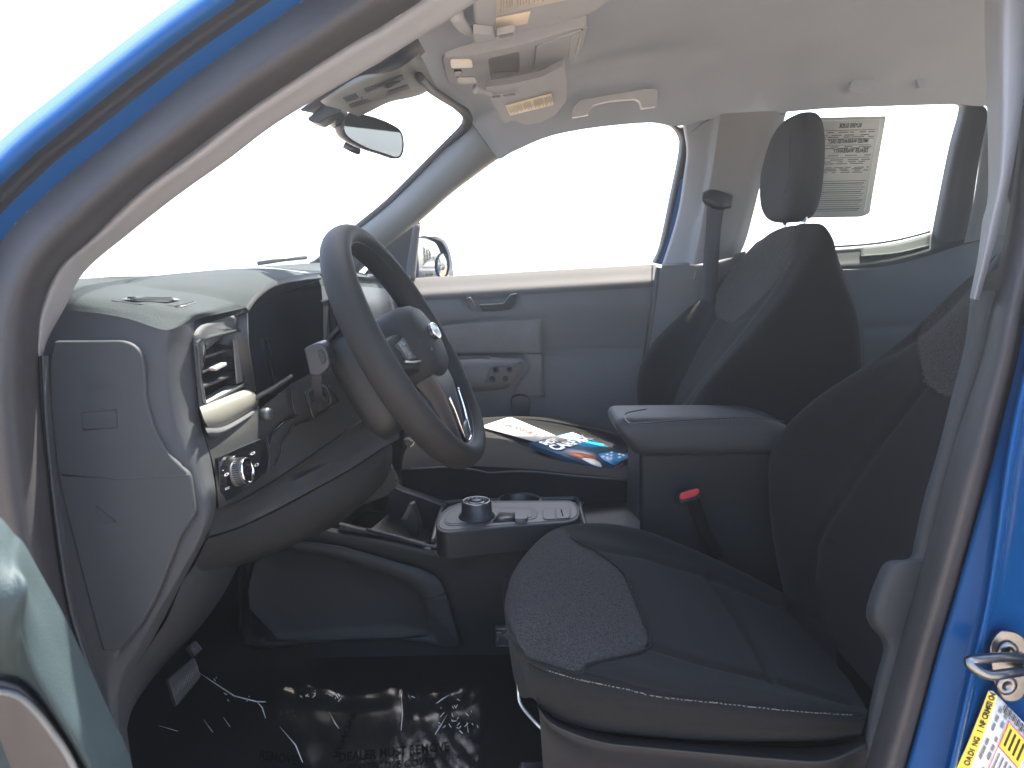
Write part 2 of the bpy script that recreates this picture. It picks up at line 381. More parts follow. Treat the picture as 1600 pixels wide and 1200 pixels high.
B1 = [(p[0] + e, p[1]) for p, e in zip(S1, (20, 20, 20, 18, 15, 12, 10, 12, 18, 34, 46, 52, 55, 60, 62))]
B2 = [(p[0] + 26, p[1]) for p in B1]; B3 = [(p[0] + 60, p[1]) for p in B2]; B4 = [(p[0] + 150, p[1] + 10) for p in B3]
patch('centre_pillar', st([S1, mix(S1, B1, .1), B1, mix(B1, B2, .3), mix(B1, B2, .65), B2, B3, B4],
      [[.052 + a for a in yb], [.040 + a for a in yb], [.030 + a for a in yb], [.014 + a for a in yb], [.018 + a for a in yb], [.046 + a for a in yb], [.055 + a for a in yb], [.05 + a for a in yb]]), BLUE, T, 60, 40, label='glossy blue painted centre pillar of the open doorway')
P0 = [(1575, -60), (1563, 0), (1562, 150), (1558, 280), (1545, 345), (1535, 400), (1520, 467)]
P1 = [(1625, -60), (1612, 0), (1602, 130), (1586, 245), (1566, 340), (1549, 400), (1530, 469)]
patch('pillar_trim', st([mix(P0, P1, -.5), P0, mix(P0, P1, .3), P1], [[.30, .26, .23, .2, .18, .17, .16], [.2, .17, .14, .12, .11, .10, .095], [.19, .16, .13, .105, .098, .09, .085], [.22, .19, .15, .125, .11, .1, .095]]), TRIM, T, 30, 8, label='pale grey trim strip on the centre pillar beside the seal')
Q0 = [(1522, 455), (1511, 540), (1490, 620), (1470, 700), (1447, 780), (1432, 845), (1424, 872), (1392, 878), (1376, 905), (1362, 950), (1365, 975), (1384, 1008), (1372, 1060), (1356, 1130), (1345, 1210), (1335, 1260)]
Q1 = [(1560, 455), (1545, 540), (1520, 620), (1500, 700), (1478, 780), (1460, 845), (1452, 872), (1450, 880), (1440, 905), (1432, 950), (1425, 975), (1418, 1008), (1402, 1060), (1380, 1130), (1362, 1210), (1350, 1260)]
yq = [.10] * 16
patch('pillar_lower_trim', st([mix(Q0, Q1, -.12), Q0, mix(Q0, Q1, .25), Q1], [[.16] * 16, [.112] * 16, [.098] * 16, [.092] * 16]), SIDE, T, 90, 8, label='dark grey lower trim of the centre pillar')
# striker and label on the blue pillar
cen = Y(1587, 1042, .035)
oct_ = rnd([(1562, 985), (1592, 988), (1612, 1010), (1614, 1060), (1596, 1096), (1570, 1098), (1554, 1070), (1546, 1010)], 10, 4)
stk = ypl('striker_plate', oct_, .034, .006, STEEL, T, bevel=.0015, label='zinc door latch striker on the blue pillar')
for px, py in ((1574, 1017), (1572, 1070)):
    lathe('screw', Y(px, py, .033), (0, -1, 0), [(.011, 0), (.011, .002), (.008, .003), (.004, .003), (.0035, .001), (0, .001)], STEEL, stk, n=20)
tube('striker_loop', [Y(1600, 1030, .033), Y(1570, 1027, .010), Y(1528, 1030, -.006), Y(1514, 1034, -.010), Y(1524, 1046, -.012), Y(1546, 1055, -.010), Y(1575, 1052, 0), Y(1605, 1048, .03)], .0050, STEEL, stk, n=10, res=40)
lab = [(1545, 1080), (1552, 1080), (1700, 1232), (1590, 1330), (1488, 1215), (1512, 1163), (1531, 1116)]
lb = ypl('tyre_label', lab, .0385, .0012, PAPERW, T, bevel=0, label='white and yellow tyre and loading label below the striker')
G0 = [(1545, 1080), (1531, 1116), (1512, 1163), (1488, 1215), (1460, 1270)]; G1 = [(1558, 1086), (1547, 1120), (1529, 1169), (1506, 1224), (1478, 1280)]
def lp(px, py, k=0): return Y(px, py, .0378 - k)
strips('yellow_band', [[lp(*G0[i]), lp(*G1[i]), lp(*G1[i + 1]), lp(*G0[i + 1])] for i in range(4)], YEL, lb, lift=0)
s = 'TIRE AND LOADING INFORMATION'
line = cr([(1474, 1276), (1503, 1221), (1526, 1167), (1544, 1119), (1555, 1087)], len(s) + 1)
for i, ch in enumerate(s):
    if ch != ' ':
        a, b = line[i], line[i + 1]; d = (b - a) / np.linalg.norm(b - a); o = lp(*a, .0006)
        text('lettering', ch, o, (lp(*(a + d * 10), .0006) - o), (lp(*(a + np.array((d[1], -d[0])) * 13), .0006) - o), INK, lb, lift=.0003, bold=.03)
def lq(u, v, du, dv):              # label-local directions: u along the label's reading direction (up in the picture), v across
    o = np.array((1560, 1092)); eu = np.array((-.40, .92)); ev = np.array((.66, .75)); P = lambda a, b: lp(*(o + eu * a + ev * b), .0007)
    return [P(u, v), P(u + du, v), P(u + du, v + dv), P(u, v + dv)]
qs = []
for i in range(26): qs.append(lq(-4 + 0, 14 + i * 3.1, 10 + (i * 7 % 4), 1.2 + (i * 5 % 3) * .5))
strips('bar_code', qs, INK, lb, lift=.0003)
qs = []
for r_, v in enumerate((9, 22)):
    for i in range(9):
        if (i + r_) % 4 != 3: qs.append(lq(6 + i * 13, v, 8 + i % 3 * 2, 5))
for i in range(5): qs.append(lq(60, 38 + i * 9, 40, 3))
strips('small_print', qs, INKG, lb, lift=.0003)
strips('yellow_panel', [lq(14, 34, 38, 46)], YEL, lb, lift=.0002)
strips('red_border', [lq(11, 31, 110, 1.6), lq(11, 31, 1.6, 60), lq(53, 31, 1.6, 60)], REDINK, lb, lift=.0004)
strips('panel_print', [lq(18, 39 + i * 10, 28, 4.5) for i in range(4)], INK, lb, lift=.0004)

# ================================================================== roof, headliner, glass
def W(x, y, z): return Vector((x, y, z))
pe = [(738, 214), (775, 248), (800, 238), (850, 216), (900, 204), (960, 196), (1020, 192), (1062, 197), (1110, 186), (1170, 180), (1215, 176), (1290, 170), (1390, 166), (1490, 163), (1545, 166)]
edge = [Y(p[0], p[1], 1.33) for p in pe]
xs = [e.x for e in edge]
rows = [edge + [W(1.5, 1.33, 1.52)]]
xs.append(1.5)
def prof(y, z0, sl, zmax): return [W(x, y, min(zmax, z0 + sl * x) - max(0, x - .5) * .03) for x in xs]
hx = [-.13, -.09]
rows.append([W(x, 1.26, min(1.575, 1.530 + .22 * x)) for x in xs])
rows.append([W(x, 1.15, min(1.62, 1.545 + .25 * x)) for x in xs])
rows.append([W(x - .02, .95, min(1.630, 1.548 + .2 * x)) for x in xs])
rows.append([W(x - .03, .72, min(1.635, 1.548 + .2 * x)) for x in xs])
rows.append([W(x - .02, .45, min(1.630, 1.546 + .2 * x)) for x in xs])
rows.append([W(x + .0, .30, min(1.610, 1.530 + .2 * x)) for x in xs])
rows.append([W(x + .0, .20, min(1.55, 1.49 + .2 * x)) for x in xs])
hl = patch('headliner', rows, HEAD, T, 60, 60, label='light grey cloth headliner')
# front header edge (rolled) from the driver side to the passenger side
hd = [(560, -10, .27), (600, 26, .38), (640, 62, .52), (655, 85, .60), (672, 120, .72), (686, 142, .86), (708, 160, 1.03), (734, 186, 1.24)]
hb = [Y(*p) for p in hd]
yy = [p.y for p in hb]
back = []
for p in hb:
    X = max(p.x + .05, -.09); zz = 1.546 + .2 * X
    if p.y < .35: zz = 1.49 + .2 * X + (p.y - .2) / .15 * .05
    if p.y > 1.15: zz = 1.545 + .25 * X - (p.y - 1.15) / .09 * .012
    back.append(W(X, p.y, zz))
mid = [W((a.x + b.x) / 2 - .012, a.y, (a.z + b.z) / 2 + .002) for a, b in zip(hb, back)]
under = [W(a.x - .004, a.y, a.z + .018) for a in hb]
patch('roof_header', [under, hb, mid, back, [b + W(.03, 0, .012) for b in back]], HEAD, T, 14, 40)
# outer roof skin
rows = [[W(x, y, z) for y, z in ((.02, 1.52), (.12, 1.62), (.3, 1.675), (.75, 1.70), (1.2, 1.685), (1.36, 1.64), (1.45, 1.585))] for x in (-.08, .3, .9, 1.5)]
rows[0] = [W(x, y, z) for x, y, z in ((.02, .1, 1.50), (-.06, .15, 1.52), (-.10, .3, 1.53), (-.16, .75, 1.535), (-.1, 1.2, 1.55), (-.03, 1.34, 1.55), (0, 1.42, 1.535))]
patch('roof', rows, BLUE, T, 20, 30, label='blue outer roof panel')
rows = [[W(x, y, z) for y, z in ((.0, 1.55), (.015, 1.52), (.06, 1.505), (.13, 1.50), (.19, 1.51), (.22, 1.55))] for x in (-.24, .2, .8, 1.5)]
patch('roof_rail', rows, BLUE, T, 10, 16, label='blue roof rail above the driver doors')
# windshield
wb = [(100, 440, .10), (200, 432, .22), (300, 424, .42), (410, 414, .8), (450, 412, 1.0), (497, 409, 1.34)]
wt = [(540, -30, .22), (600, 26, .38), (650, 78, .575), (684, 141, .84), (706, 159, 1.02), (738, 187, 1.28)]
wbv = PP(wb); wtv = PP(wt)
wm = [a * .5 + b * .5 + W(-.085, 0, .05) for a, b in zip(wbv, wtv)]
ws = patch('windshield', [wbv, wm, wtv], GLASS, T, 14, 24, label='clear laminated windshield')
# dark printed band on the glass behind the mirror
fr = [(470, 172), (500, 150), (560, 112), (646, 50), (664, 80), (642, 98), (622, 110), (596, 116), (565, 130), (530, 160), (500, 178)]
fy = [.60, .58, .52, .44, .52, .58, .62, .62, .62, .62, .62]
_wv = dense([wbv, wm, wtv], 90, 120).reshape(-1, 3); _wp = topx(_wv)
def onW(a, b):
    v = Vector(_wv[np.argmin(np.hypot(_wp[:, 0] - a, _wp[:, 1] - b))]); d = ray(a, b); return CAM + d * ((v - CAM).dot(_f) / d.dot(_f) - .006)
fv = [onW(a, b) for a, b in fr]
mk('windshield_frit', fv, [tuple(range(len(fv)))], RUBBER, ws, solid=.003, soff=0)
tube('windshield_edge', [Y(*p) for p in [(655, 118, .55), (672, 138, .72), (690, 151, .87), (712, 165, 1.05), (728, 178, 1.2), (730, 190, 1.27), (722, 203, 1.29), (690, 232, 1.30), (610, 312, 1.32), (556, 357, 1.335), (502, 405, 1.35), (486, 414, 1.352)]], [.006, .008, .008, .008, .012, .014, .012, .008, .008, .008, .009, .008], RUBBER, ws, n=8, res=60)
# wiper lying at the foot of the glass
tube('wiper', [Y(*p) for p in [(402, 412, 1.2), (440, 406, 1.22), (478, 402, 1.28)]], .006, BLACK, T, n=6)
# passenger side windshield pillar trim
K0 = [(733, 186), (712, 214), (690, 236), (610, 316), (557, 361), (503, 408), (480, 428)]
K1 = [(778, 249), (742, 275), (704, 304), (657, 345), (606, 384), (562, 424), (545, 440)]
patch('pillar_trim', st([mix(K0, K1, -.05), mix(K0, K1, .08), mix(K0, K1, .5), mix(K0, K1, .93), K1], [[1.33, 1.335, 1.335, 1.35, 1.36, 1.37, 1.38], [1.29, 1.295, 1.30, 1.31, 1.32, 1.33, 1.34], [1.272, 1.28, 1.285, 1.295, 1.31, 1.325, 1.335], [1.30, 1.305, 1.31, 1.32, 1.335, 1.35, 1.36], [1.36, 1.365, 1.37, 1.38, 1.39, 1.4, 1.41]]), TRIMD, T, 40, 14, label='grey green trim on the passenger side windshield pillar')
tube('trim_seam', [Y(*p) for p in [(735, 190, 1.283), (752, 214, 1.262), (776, 248, 1.30)]], .0012, BLACK, T, n=5)

# overhead console
oc = rnd([(690, 90), (735, 86), (790, 76), (850, 60), (919, 40), (914, 62), (905, 87), (880, 101), (830, 117), (765, 131), (700, 133)], [8, 0, 0, 0, 6, 0, 6, 0, 0, 0, 10], 4)
up = (0, 0, .03)
con = plate('overhead_console', [Cp(a, b, .016) for a, b in oc], up, VISOR, T, bevel=.004, label='grey overhead console with map lamps and sunglasses holder')
def cpl(name, px, dz, th, mat, par, r=3, bv=.0012, **kw): return plate(name, [Cp(a, b, dz) for a, b in rnd(px, r, 4)], (0, 0, th), mat, par, bevel=bv, **kw)
LAMP = M('lamp_lens', (.80, .74, .64), .4, var=.03); LENSG = M('grey_lens', (.28, .28, .27), .35, var=.03)
cpl('map_lamp', [(703, 95), (737, 94), (739, 106), (705, 107)], .0185, .004, LAMP, con, label='lit cream map lamp lens')
cpl('map_lamp', [(713, 122), (742, 121), (746, 130), (716, 131)], .0185, .004, LENSG, con, label='grey map lamp lens')
cpl('lamp_switch', [(709, 112), (721, 111.5), (722, 117), (710, 117.5)], .020, .004, BLACK, con, 1.5)
DKT = M('recess_grey', (.15, .145, .14), .7, var=.04)
cpl('tray_recess', [(762, 92), (812, 81), (812, 113), (800, 118), (767, 125)], .0166, .002, DKT, con, 5)
cpl('tray_floor', [(768, 113), (800, 112), (812, 113), (800, 119), (767, 126)], .0172, .002, TRIMD, con, 3)
cpl('holder_door', [(836, 74), (909, 47), (899, 90), (834, 113)], .0185, .004, VISOR, con, 3)
cpl('holder_slot', [(836.5, 74), (838.5, 73.5), (835, 113), (833, 113.5)], .0192, .002, BLACK, con, .3)
cpl('holder_slot', [(909, 48), (911, 47.5), (901, 88), (899, 88.5)], .0192, .002, BLACK, con, .3)
cpl('latch', [(893, 60), (906, 52), (898, 89), (887, 93)], .0205, .003, VISOR, con, 2)

# driver side sun visor
vp = rnd([(738, -120), (739, 0), (741, 50), (749, 60), (775, 58), (842, 44), (900, 31), (935, 18), (975, -20), (990, -120)], [0, 0, 0, 5, 0, 0, 0, 20, 30, 0], 4)
vis = plate('sun_visor', [Cp(a, b, .022) for a, b in vp], (0, 0, .016), VISOR, T, bevel=.006, label='driver side sun visor with two paper labels')
cpl('warning_label', [(777, -30), (880, -54), (885, 0), (775, 25)], .0235, .001, TAN, vis, .5, 0)
cpl('warning_label', [(775, 29), (829, 18), (824, 37), (773, 47)], .0235, .001, M('pale_label', (.66, .56, .44), .7, var=.03), vis, .5, 0)
strips('small_print', [[Cp(782 + i * 4.4, -28 - i * .9, .0246), Cp(784 + i * 4.4, -28.5 - i * .9, .0246), Cp(783.5 + i * 4.4, 18 - i * 1.1 - (i % 5), .0246), Cp(781.5 + i * 4.4, 18.5 - i * 1.1 - (i % 5), .0246)] for i in range(21) if i % 6 != 5], INKT, vis)
cpl('visor_clip', [(775, 55), (805, 49), (808, 56), (779, 63)], .034, .014, VISOR, vis, 2)
cpl('clip_slot', [(779, 57), (802, 52), (803, 56), (781, 61)], .0355, .003, TRIMD, vis, 1)
tube('visor_hinge', [Cp(712, 22, .01), Cp(722, 40, .02), Cp(742, 52, .024)], [.012, .010, .007], VISOR, vis, n=10, res=12)
cpl('visor_pivot', [(739, 52), (770, 55), (775, 62), (745, 68), (740, 62)], .036, .014, VISOR, vis, 3)
# passenger side sun visor
def vy(px, py): return .86 + (py - 130 + (px - 800) * .22) / 62 * .22
def Vv(px, py, k=0): return Y(px, py, vy(px, py) - k)
vp = rnd([(757, 137), (800, 131), (845, 121), (882, 102), (886, 130), (885, 158), (868, 180), (845, 192), (820, 196), (803, 188), (789, 193), (780, 183), (770, 162)], [4, 0, 0, 5, 0, 4, 0, 0, 10, 5, 2, 0, 0], 4)
vis2 = plate('sun_visor', [Vv(a, b) for a, b in vp], (.002, .012, .016), VISOR, T, bevel=.005, label='passenger side sun visor with one cream label')
pts = [(790, 165), (862, 146), (865, 164), (797, 181)]
plate('warning_label', [Vv(a, b, .013) for a, b in pts], (0, .001, .001), M('cream_label', (.66, .58, .42), .7, var=.03), vis2, bevel=0)
q = [Vv(a, b, .0145) for a, b in pts]
strips('small_print', [[bil(*q, i / 30, .12), bil(*q, i / 30 + .014, .12), bil(*q, i / 30 + .014, .9 - (i * 7 % 5) * .06), bil(*q, i / 30, .9 - (i * 7 % 5) * .06)] for i in range(1, 30) if i not in (10, 16, 17, 24)], INKT, vis2, lift=.0012)
plate('visor_clip', [Vv(a, b, .009) for a, b in rnd([(766, 149), (808, 142), (811, 148), (795, 152), (770, 156)], 2, 3)], (0, .008, .004), VISOR, vis2, bevel=.0015)
plate('clip_slot', [Vv(a, b, .0105) for a, b in rnd([(785, 149), (804, 145), (806, 148.5), (788, 152)], 1.5, 3)], (0, .002, .001), TRIMD, vis2, bevel=0)
plate('clip_slot', [Vv(a, b, .0105) for a, b in rnd([(768, 151), (781, 148.5), (783, 152.5), (771, 155)], 1.5, 3)], (0, .002, .001), TRIMD, vis2, bevel=0)
tube('visor_hinge', [Y(742, 139, .86), Y(752, 141, .87), Y(768, 148, .885)], [.010, .007, .006], VISOR, vis2, n=8, res=10)

# grab handles
gh = rnd([(895, 183), (895, 168), (908, 156), (960, 147), (1006, 139), (1026, 139), (1028, 146), (1026, 166), (1003, 169), (1000, 158), (993, 154), (955, 157), (928, 163), (922, 171), (920, 179)], [1, 6, 6, 0, 3, 4, 2, 2, 2, 3, 4, 0, 6, 4, 1], 4)
gp = ypl('grab_handle', gh, 1.195, .022, M('handle_plastic', (.40, .41, .43), .6, spec=.3), T, bevel=.006, bseg=3, label='grey ceiling grab handle above the passenger window')
gh2 = rnd([(1327, 143), (1329, 128), (1345, 115), (1400, 108), (1440, 112), (1449, 124), (1447, 138), (1436, 138), (1432, 124), (1400, 118), (1370, 120), (1360, 138), (1352, 144)], [2, 5, 6, 0, 5, 5, 2, 2, 3, 0, 6, 4, 2], 4)
ypl('grab_handle', gh2, 1.262, .012, HEAD, T, bevel=.004, label='rear ceiling grab handle above the rear window')

# rear view mirror, camera cover and bracket
mg = [(546, 178), (580, 183), (611, 195), (625, 206), (629, 223), (627, 239), (619, 245), (600, 239), (575, 231), (552, 219), (541, 209), (538, 195)]
my = lambda px: .63 + (px - 538) / 91 * .22
_mc = Y(584, 211, .74); _mn = ((W(1.5, .55, 1.40) - _mc).normalized() - (_mc - CAM).normalized()).normalized()
def Mp(px, py, k=0):
    d = ray(px, py); return CAM + d * ((_mc - CAM).dot(_mn) / d.dot(_mn)) - _mn * k
c0 = np.array((584, 211)); mg = [tuple(p) for p in cr([np.array(p, float) for p in mg], 40, True)]
sc_ = lambda k: [tuple(c0 + (np.array(p) - c0) * k) for p in mg]
mn = (Mp(629, 223) - Mp(540, 195)).cross(Mp(580, 183) - Mp(580, 232)).normalized()
if mn.dot(CAM - Mp(584, 211)) < 0: mn = -mn
def mring(k, d): return [Mp(a, b) - mn * d for a, b in sc_(k)]
hs = ring('rear_view_mirror', [mring(1.0, 0), mring(1.03, -.002), mring(1.09, .004), mring(1.10, .016), mring(.95, .034), mring(.5, .040), mring(.02, .041)], BLACK, T, label='black rear view mirror hanging from the windshield')
mk('mirror_glass', mring(1.0, .0005), [tuple(range(40))], MIRROR, hs, smooth=False)
tube('mirror_lever', [Mp(548, 226, .02), Mp(556, 233, .01), Mp(566, 237, .01)], .006, BLACK, hs, n=8)
tube('mirror_arm', [Mp(540, 190, .03), Y(523, 178, .66), Y(516, 165, .64), Y(520, 150, .62)], [.012, .012, .014, .018], BLACK, T, n=10, res=16)
plate('mirror_bracket', [Y(a, b, .62) for a, b in rnd([(478, 186), (494, 172), (503, 163), (496, 152), (512, 140), (535, 150), (533, 176), (514, 182), (498, 193), (486, 190)], 4, 3)], (0, .05, 0), BLACK, T, bevel=.006)
cov = [[(500, 158, .56), (515, 148, .52), (560, 120, .50), (600, 114, .50), (625, 106, .50), (645, 92, .52), (655, 84, .55)],
       [(510, 165, .55), (528, 152, .52), (570, 128, .50), (605, 121, .51), (632, 110, .52), (652, 98, .55), (662, 96, .59)],
       [(535, 172, .56), (550, 168, .54), (590, 152, .53), (620, 142, .55), (642, 134, .57), (660, 125, .62), (672, 118, .68)],
       [(555, 180, .60), (570, 172, .58), (605, 157, .58), (635, 150, .61), (655, 145, .64), (672, 136, .69), (682, 134, .76)],
       [(560, 182, .66), (575, 176, .65), (608, 160, .66), (640, 153, .69), (660, 147, .72), (676, 138, .76), (684, 138, .82)]]
cm = patch('camera_cover', cov, TRIMD, T, 24, 30, label='ribbed grey camera cover at the top of the windshield')
ribs = []
def crib(u, v): return bil(Y(535, 147, .505), Y(630, 113, .512), Y(642, 134, .558), Y(550, 165, .53), u, v)
for (a, b, v0, v1) in ((0, 1, .72, 1.0), (.36, 1, .02, .30), (0, .22, .12, .5)):
    k = int(34 * (b - a))
    for i in range(k):
        u = a + (b - a) * i / k
        p, q_ = crib(u, v0), crib(u, v1); e = crib(u + .013, v0) - p; o = W(-.0, -.004, -.004)
        ribs.append([p + o, p + e + o, q_ + e + o, q_ + o])
V = [p for r in ribs for p in r]
mk('vent_rib', V, [tuple(range(4 * i, 4 * i + 4)) for i in range(len(ribs))], BLACK, cm, smooth=False, solid=.002, soff=0, kind='stuff')
plate('sensor_window', [crib(u, v) + W(0, -.004, -.003) for u, v in ((.22, .55), (.40, .32), (.80, .34), (.9, .45), (.62, .66), (.2, .74))], (0, .004, .003), BLACK, cm, bevel=.001)

# ================================================================== passenger side: front door, centre pillar, rear door
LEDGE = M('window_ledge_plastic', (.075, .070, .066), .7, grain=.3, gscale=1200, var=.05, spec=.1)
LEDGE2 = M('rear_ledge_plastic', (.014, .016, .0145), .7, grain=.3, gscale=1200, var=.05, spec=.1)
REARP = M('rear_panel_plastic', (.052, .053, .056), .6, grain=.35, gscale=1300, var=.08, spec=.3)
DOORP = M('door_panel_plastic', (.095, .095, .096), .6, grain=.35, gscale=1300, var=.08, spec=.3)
# door panel: ledge under the window, upper panel, pocket
sx = [500, 560, 640, 690, 760, 860, 950, 1012, 1026]
def sy(x): return 432 - (x - 690) * .0588           # sill line in the photo
def row(dy, y): return [(x, sy(x) + dy, y) for x in sx]
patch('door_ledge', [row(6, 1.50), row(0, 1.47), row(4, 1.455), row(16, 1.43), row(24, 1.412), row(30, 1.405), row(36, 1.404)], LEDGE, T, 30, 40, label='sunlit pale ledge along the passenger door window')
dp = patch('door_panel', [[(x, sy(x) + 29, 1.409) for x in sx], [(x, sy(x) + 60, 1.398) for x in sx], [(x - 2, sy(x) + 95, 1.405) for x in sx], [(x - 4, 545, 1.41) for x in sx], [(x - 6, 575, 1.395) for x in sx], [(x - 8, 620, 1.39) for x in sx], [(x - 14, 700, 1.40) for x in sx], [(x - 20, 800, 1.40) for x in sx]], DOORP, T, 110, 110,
   seams=[([(848, 498), (850, 600), (853, 660)], 3, .004), ([(700, 508), (760, 500), (848, 496)], 3, .003), ([(852, 549), (1000, 545)], 5, .004), ([(640, 540), (690, 510), (720, 503)], 6, .003)],
   bumps=[([(712, 463), (812, 455), (802, 484), (738, 490), (728, 486)], 6, -.012)], label='grey inner panel of the closed passenger door')
ypl('door_handle', rnd([(728, 466), (735, 464), (742, 476), (744, 485), (738, 487), (733, 482)], 2, 3), 1.385, .01, BLACK, dp, bevel=.002, label='small ribbed lock lever')
ypl('door_handle', rnd([(748, 476), (787, 474), (797, 460), (809, 458), (803, 476), (795, 483), (752, 486)], 3, 3), 1.388, .016, DASH, dp, bevel=.003, label='inner pull handle of the passenger door')
patch('armrest_panel', [[(690, 560, 1.375), (740, 558, 1.365), (812, 560, 1.37)], [(690, 570, 1.345), (740, 566, 1.34), (818, 566, 1.35)], [(690, 590, 1.34), (740, 590, 1.335), (806, 590, 1.345)], [(690, 604, 1.35), (740, 604, 1.345), (798, 601, 1.355)], [(690, 612, 1.385), (740, 612, 1.38), (790, 608, 1.385)]], DOORP, dp, 20, 20)
sp = ypl('switch_panel', rnd([(766, 574), (803, 572), (815, 563), (817, 568), (801, 598), (757, 599)], 3, 4), 1.334, .012, BLACK, dp, bevel=.002)
ypl('grip_recess', rnd([(690, 558), (764, 556), (766, 561), (690, 564)], 1.5, 3), 1.352, .01, BLACK, dp, bevel=.001)
WOOD = M('panel_cloth', (.110, .107, .101), .8, grain=.6, gscale=300, var=.2, vscale=14)
patch('door_insert', [[(672, 512, 1.392), (760, 503, 1.39), (845, 499, 1.391)], [(690, 530, 1.385), (770, 526, 1.383), (847, 526, 1.386)], [(700, 553, 1.388), (770, 552, 1.385), (848, 552, 1.389)]], WOOD, dp, 16, 20, solid=.004, label='lighter grained insert of the passenger door')
patch('door_insert', [[(818, 553, 1.389), (848, 553, 1.389)], [(826, 575, 1.383), (849, 576, 1.384)], [(806, 604, 1.384), (850, 602, 1.384)], [(806, 622, 1.386), (852, 620, 1.386)]], WOOD, dp, 12, 6, solid=.004)
for i, (a, b) in enumerate(((775, 578), (796, 577), (769, 592), (790, 592))):
    lathe('switch_button', Y(a, b, 1.334), (0, -1, 0), [(.0085, 0), (.0085, .003), (.0065, .004), (.005, .0025), (0, .0025)], DASH, dp, n=20)
ypl('cup_pocket', rnd([(798, 622), (806, 617), (820, 617), (828, 622), (828, 660), (800, 660)], 4, 4), 1.372, .02, BLACK, dp, bevel=.004)
# the gap at the rear edge of the door and black window frame
fo = [(1018, 410), (1030, 382), (1047, 300), (1055, 262), (1060, 232), (1059, 214), (1046, 198), (1022, 192)]
fi = [(1034, 414), (1048, 372), (1064, 300), (1072, 262), (1078, 232), (1078, 212), (1066, 198), (1030, 189)]
patch('window_frame', st([fo, mix(fo, fi, .4), fi], [[1.47] * 8, [1.43] * 8, [1.44] * 8]), RUBBER, T, 40, 6)
b0 = [(1029, 412), (1043, 372), (1057, 310), (1064, 280)]; b1 = [(1038, 416), (1052, 372), (1066, 300), (1067, 280)]
patch('door_jamb', st([b0, b1], [[1.422] * 4, [1.415] * 4]), BLUE, T, 20, 4)
tube('door_gap', [Y(1029, 418, 1.40), Y(1022, 470, 1.39), Y(1013, 530, 1.388), Y(1004, 580, 1.388)], .008, BLACK, T, n=8, res=20)
# sail panel with its own small post
pb = [(598, 388), (655, 345), (656, 350), (648, 436), (640, 442), (560, 440)]
ypl('sail_panel', pb, 1.44, .02, BLACK, T, bevel=.003, label='black triangular panel behind the door mirror')
tube('window_post', [Y(652, 350, 1.435), Y(646, 392, 1.435), Y(641, 436, 1.435)], [.010, .012, .014], DOORP, T, n=8, res=12)
lathe('tweeter_cap', Y(633, 436, 1.42), (0, -.3, 1), [(.016, 0), (.015, .008), (0, .010)], DOORP, T, n=20)
gl = [(650, 440), (655, 350), (704, 304), (775, 247), (850, 216), (960, 195), (1045, 196), (1062, 214), (1050, 300), (1022, 408), (690, 433)]
gy = [1.478, 1.45, 1.42, 1.40, 1.40, 1.40, 1.40, 1.40, 1.44, 1.475, 1.478]
mk('side_window', [Y(a, b, c) for (a, b), c in zip(gl, gy)], [tuple(range(11))], GLASS, T, smooth=False, label='clear passenger door window')
# outer door skin
rows = [[W(x, y, z) for z, y in ((1.10, 1.50), (1.0, 1.545), (.8, 1.56), (.5, 1.55), (.36, 1.52))] for x in (-.62, -.2, .25, .46)]
patch('door_skin', rows, BLUE, T, 10, 10)
rows = [[W(x, y, z) for z, y in ((1.13, 1.50), (1.0, 1.545), (.8, 1.56), (.5, 1.55), (.36, 1.52))] for x in (.47, .8, 1.1, 1.5)]
patch('door_skin', rows, BLUE, T, 10, 10)
# passenger door mirror
mo = rnd([(640, 372), (655, 366), (682, 366), (698, 378), (706, 402), (709, 436), (672, 440), (652, 440)], [6, 4, 10, 16, 10, 6, 4, 4], 5)
mi = rnd([(652, 371), (684, 372), (694, 384), (700, 404), (701, 428), (692, 436), (668, 436), (655, 425)], [6, 8, 10, 8, 6, 6, 8, 6], 5)
def Ym(a, b, k=0): return Y(a, b, 1.66 + (a - 650) / 50 * .10 + k)
k = min(len(mo), len(mi)); mo = [tuple(p) for p in cr(np.array(mo)[:, :2], 40, True)]; mi = [tuple(p) for p in cr(np.array(mi)[:, :2], 40, True)]
cc = np.mean(mo, axis=0); shr = lambda l, k: [tuple(cc + (np.array(p) - cc) * k) for p in l]
dm = ring('door_mirror', [[Ym(a, b, .012) for a, b in mi], [Ym(a, b, -.004) for a, b in shr(mi, 1.03)], [Ym(a, b) for a, b in mo], [Ym(a, b, .06) + W(-.03, 0, 0) for a, b in mo], [Ym(a, b, .10) + W(-.09, 0, 0) for a, b in shr(mo, .6)], [Ym(a, b, .11) + W(-.1, 0, 0) for a, b in shr(mo, .05)]], BLACK, T, label='black passenger door mirror with a round blind spot mirror')
# mirror glass is set for a view back along the truck's side
mc = Ym(678, 405, .010); din = (mc - CAM).normalized(); dout = Vector((.985, .17, .035)).normalized(); mnn = (dout - din).normalized()
def on_mirror(a, b, k=0):
    d = ray(a, b); return CAM + d * (((mc + mnn * k) - CAM).dot(mnn) / d.dot(mnn))
RM = .75
def mcap(p, k_=0):
    q = on_mirror(*p); d = q - mc; return q - mnn * (d.length_squared / (2 * RM) - .004 - k_)
loops = [[mcap(p) for p in shr(mi, k_)] for k_ in np.linspace(1.0, .02, 14)]
ring('mirror_glass', loops, MIRROR, dm)
bs = [(690 + 10 * math.cos(t), 415 + 18.5 * math.sin(t)) for t in np.linspace(0, 2 * math.pi, 28, endpoint=False)]
bc = np.array((690, 415)); V = []; 
for k_, h in ((1.08, .001), (1.06, .005), (.98, .006), (.75, .0085), (.45, .0105), (.05, .0115)): V.append([mcap(tuple(bc + (np.array(p) - bc) * k_), h * .8 + .001) for p in bs])
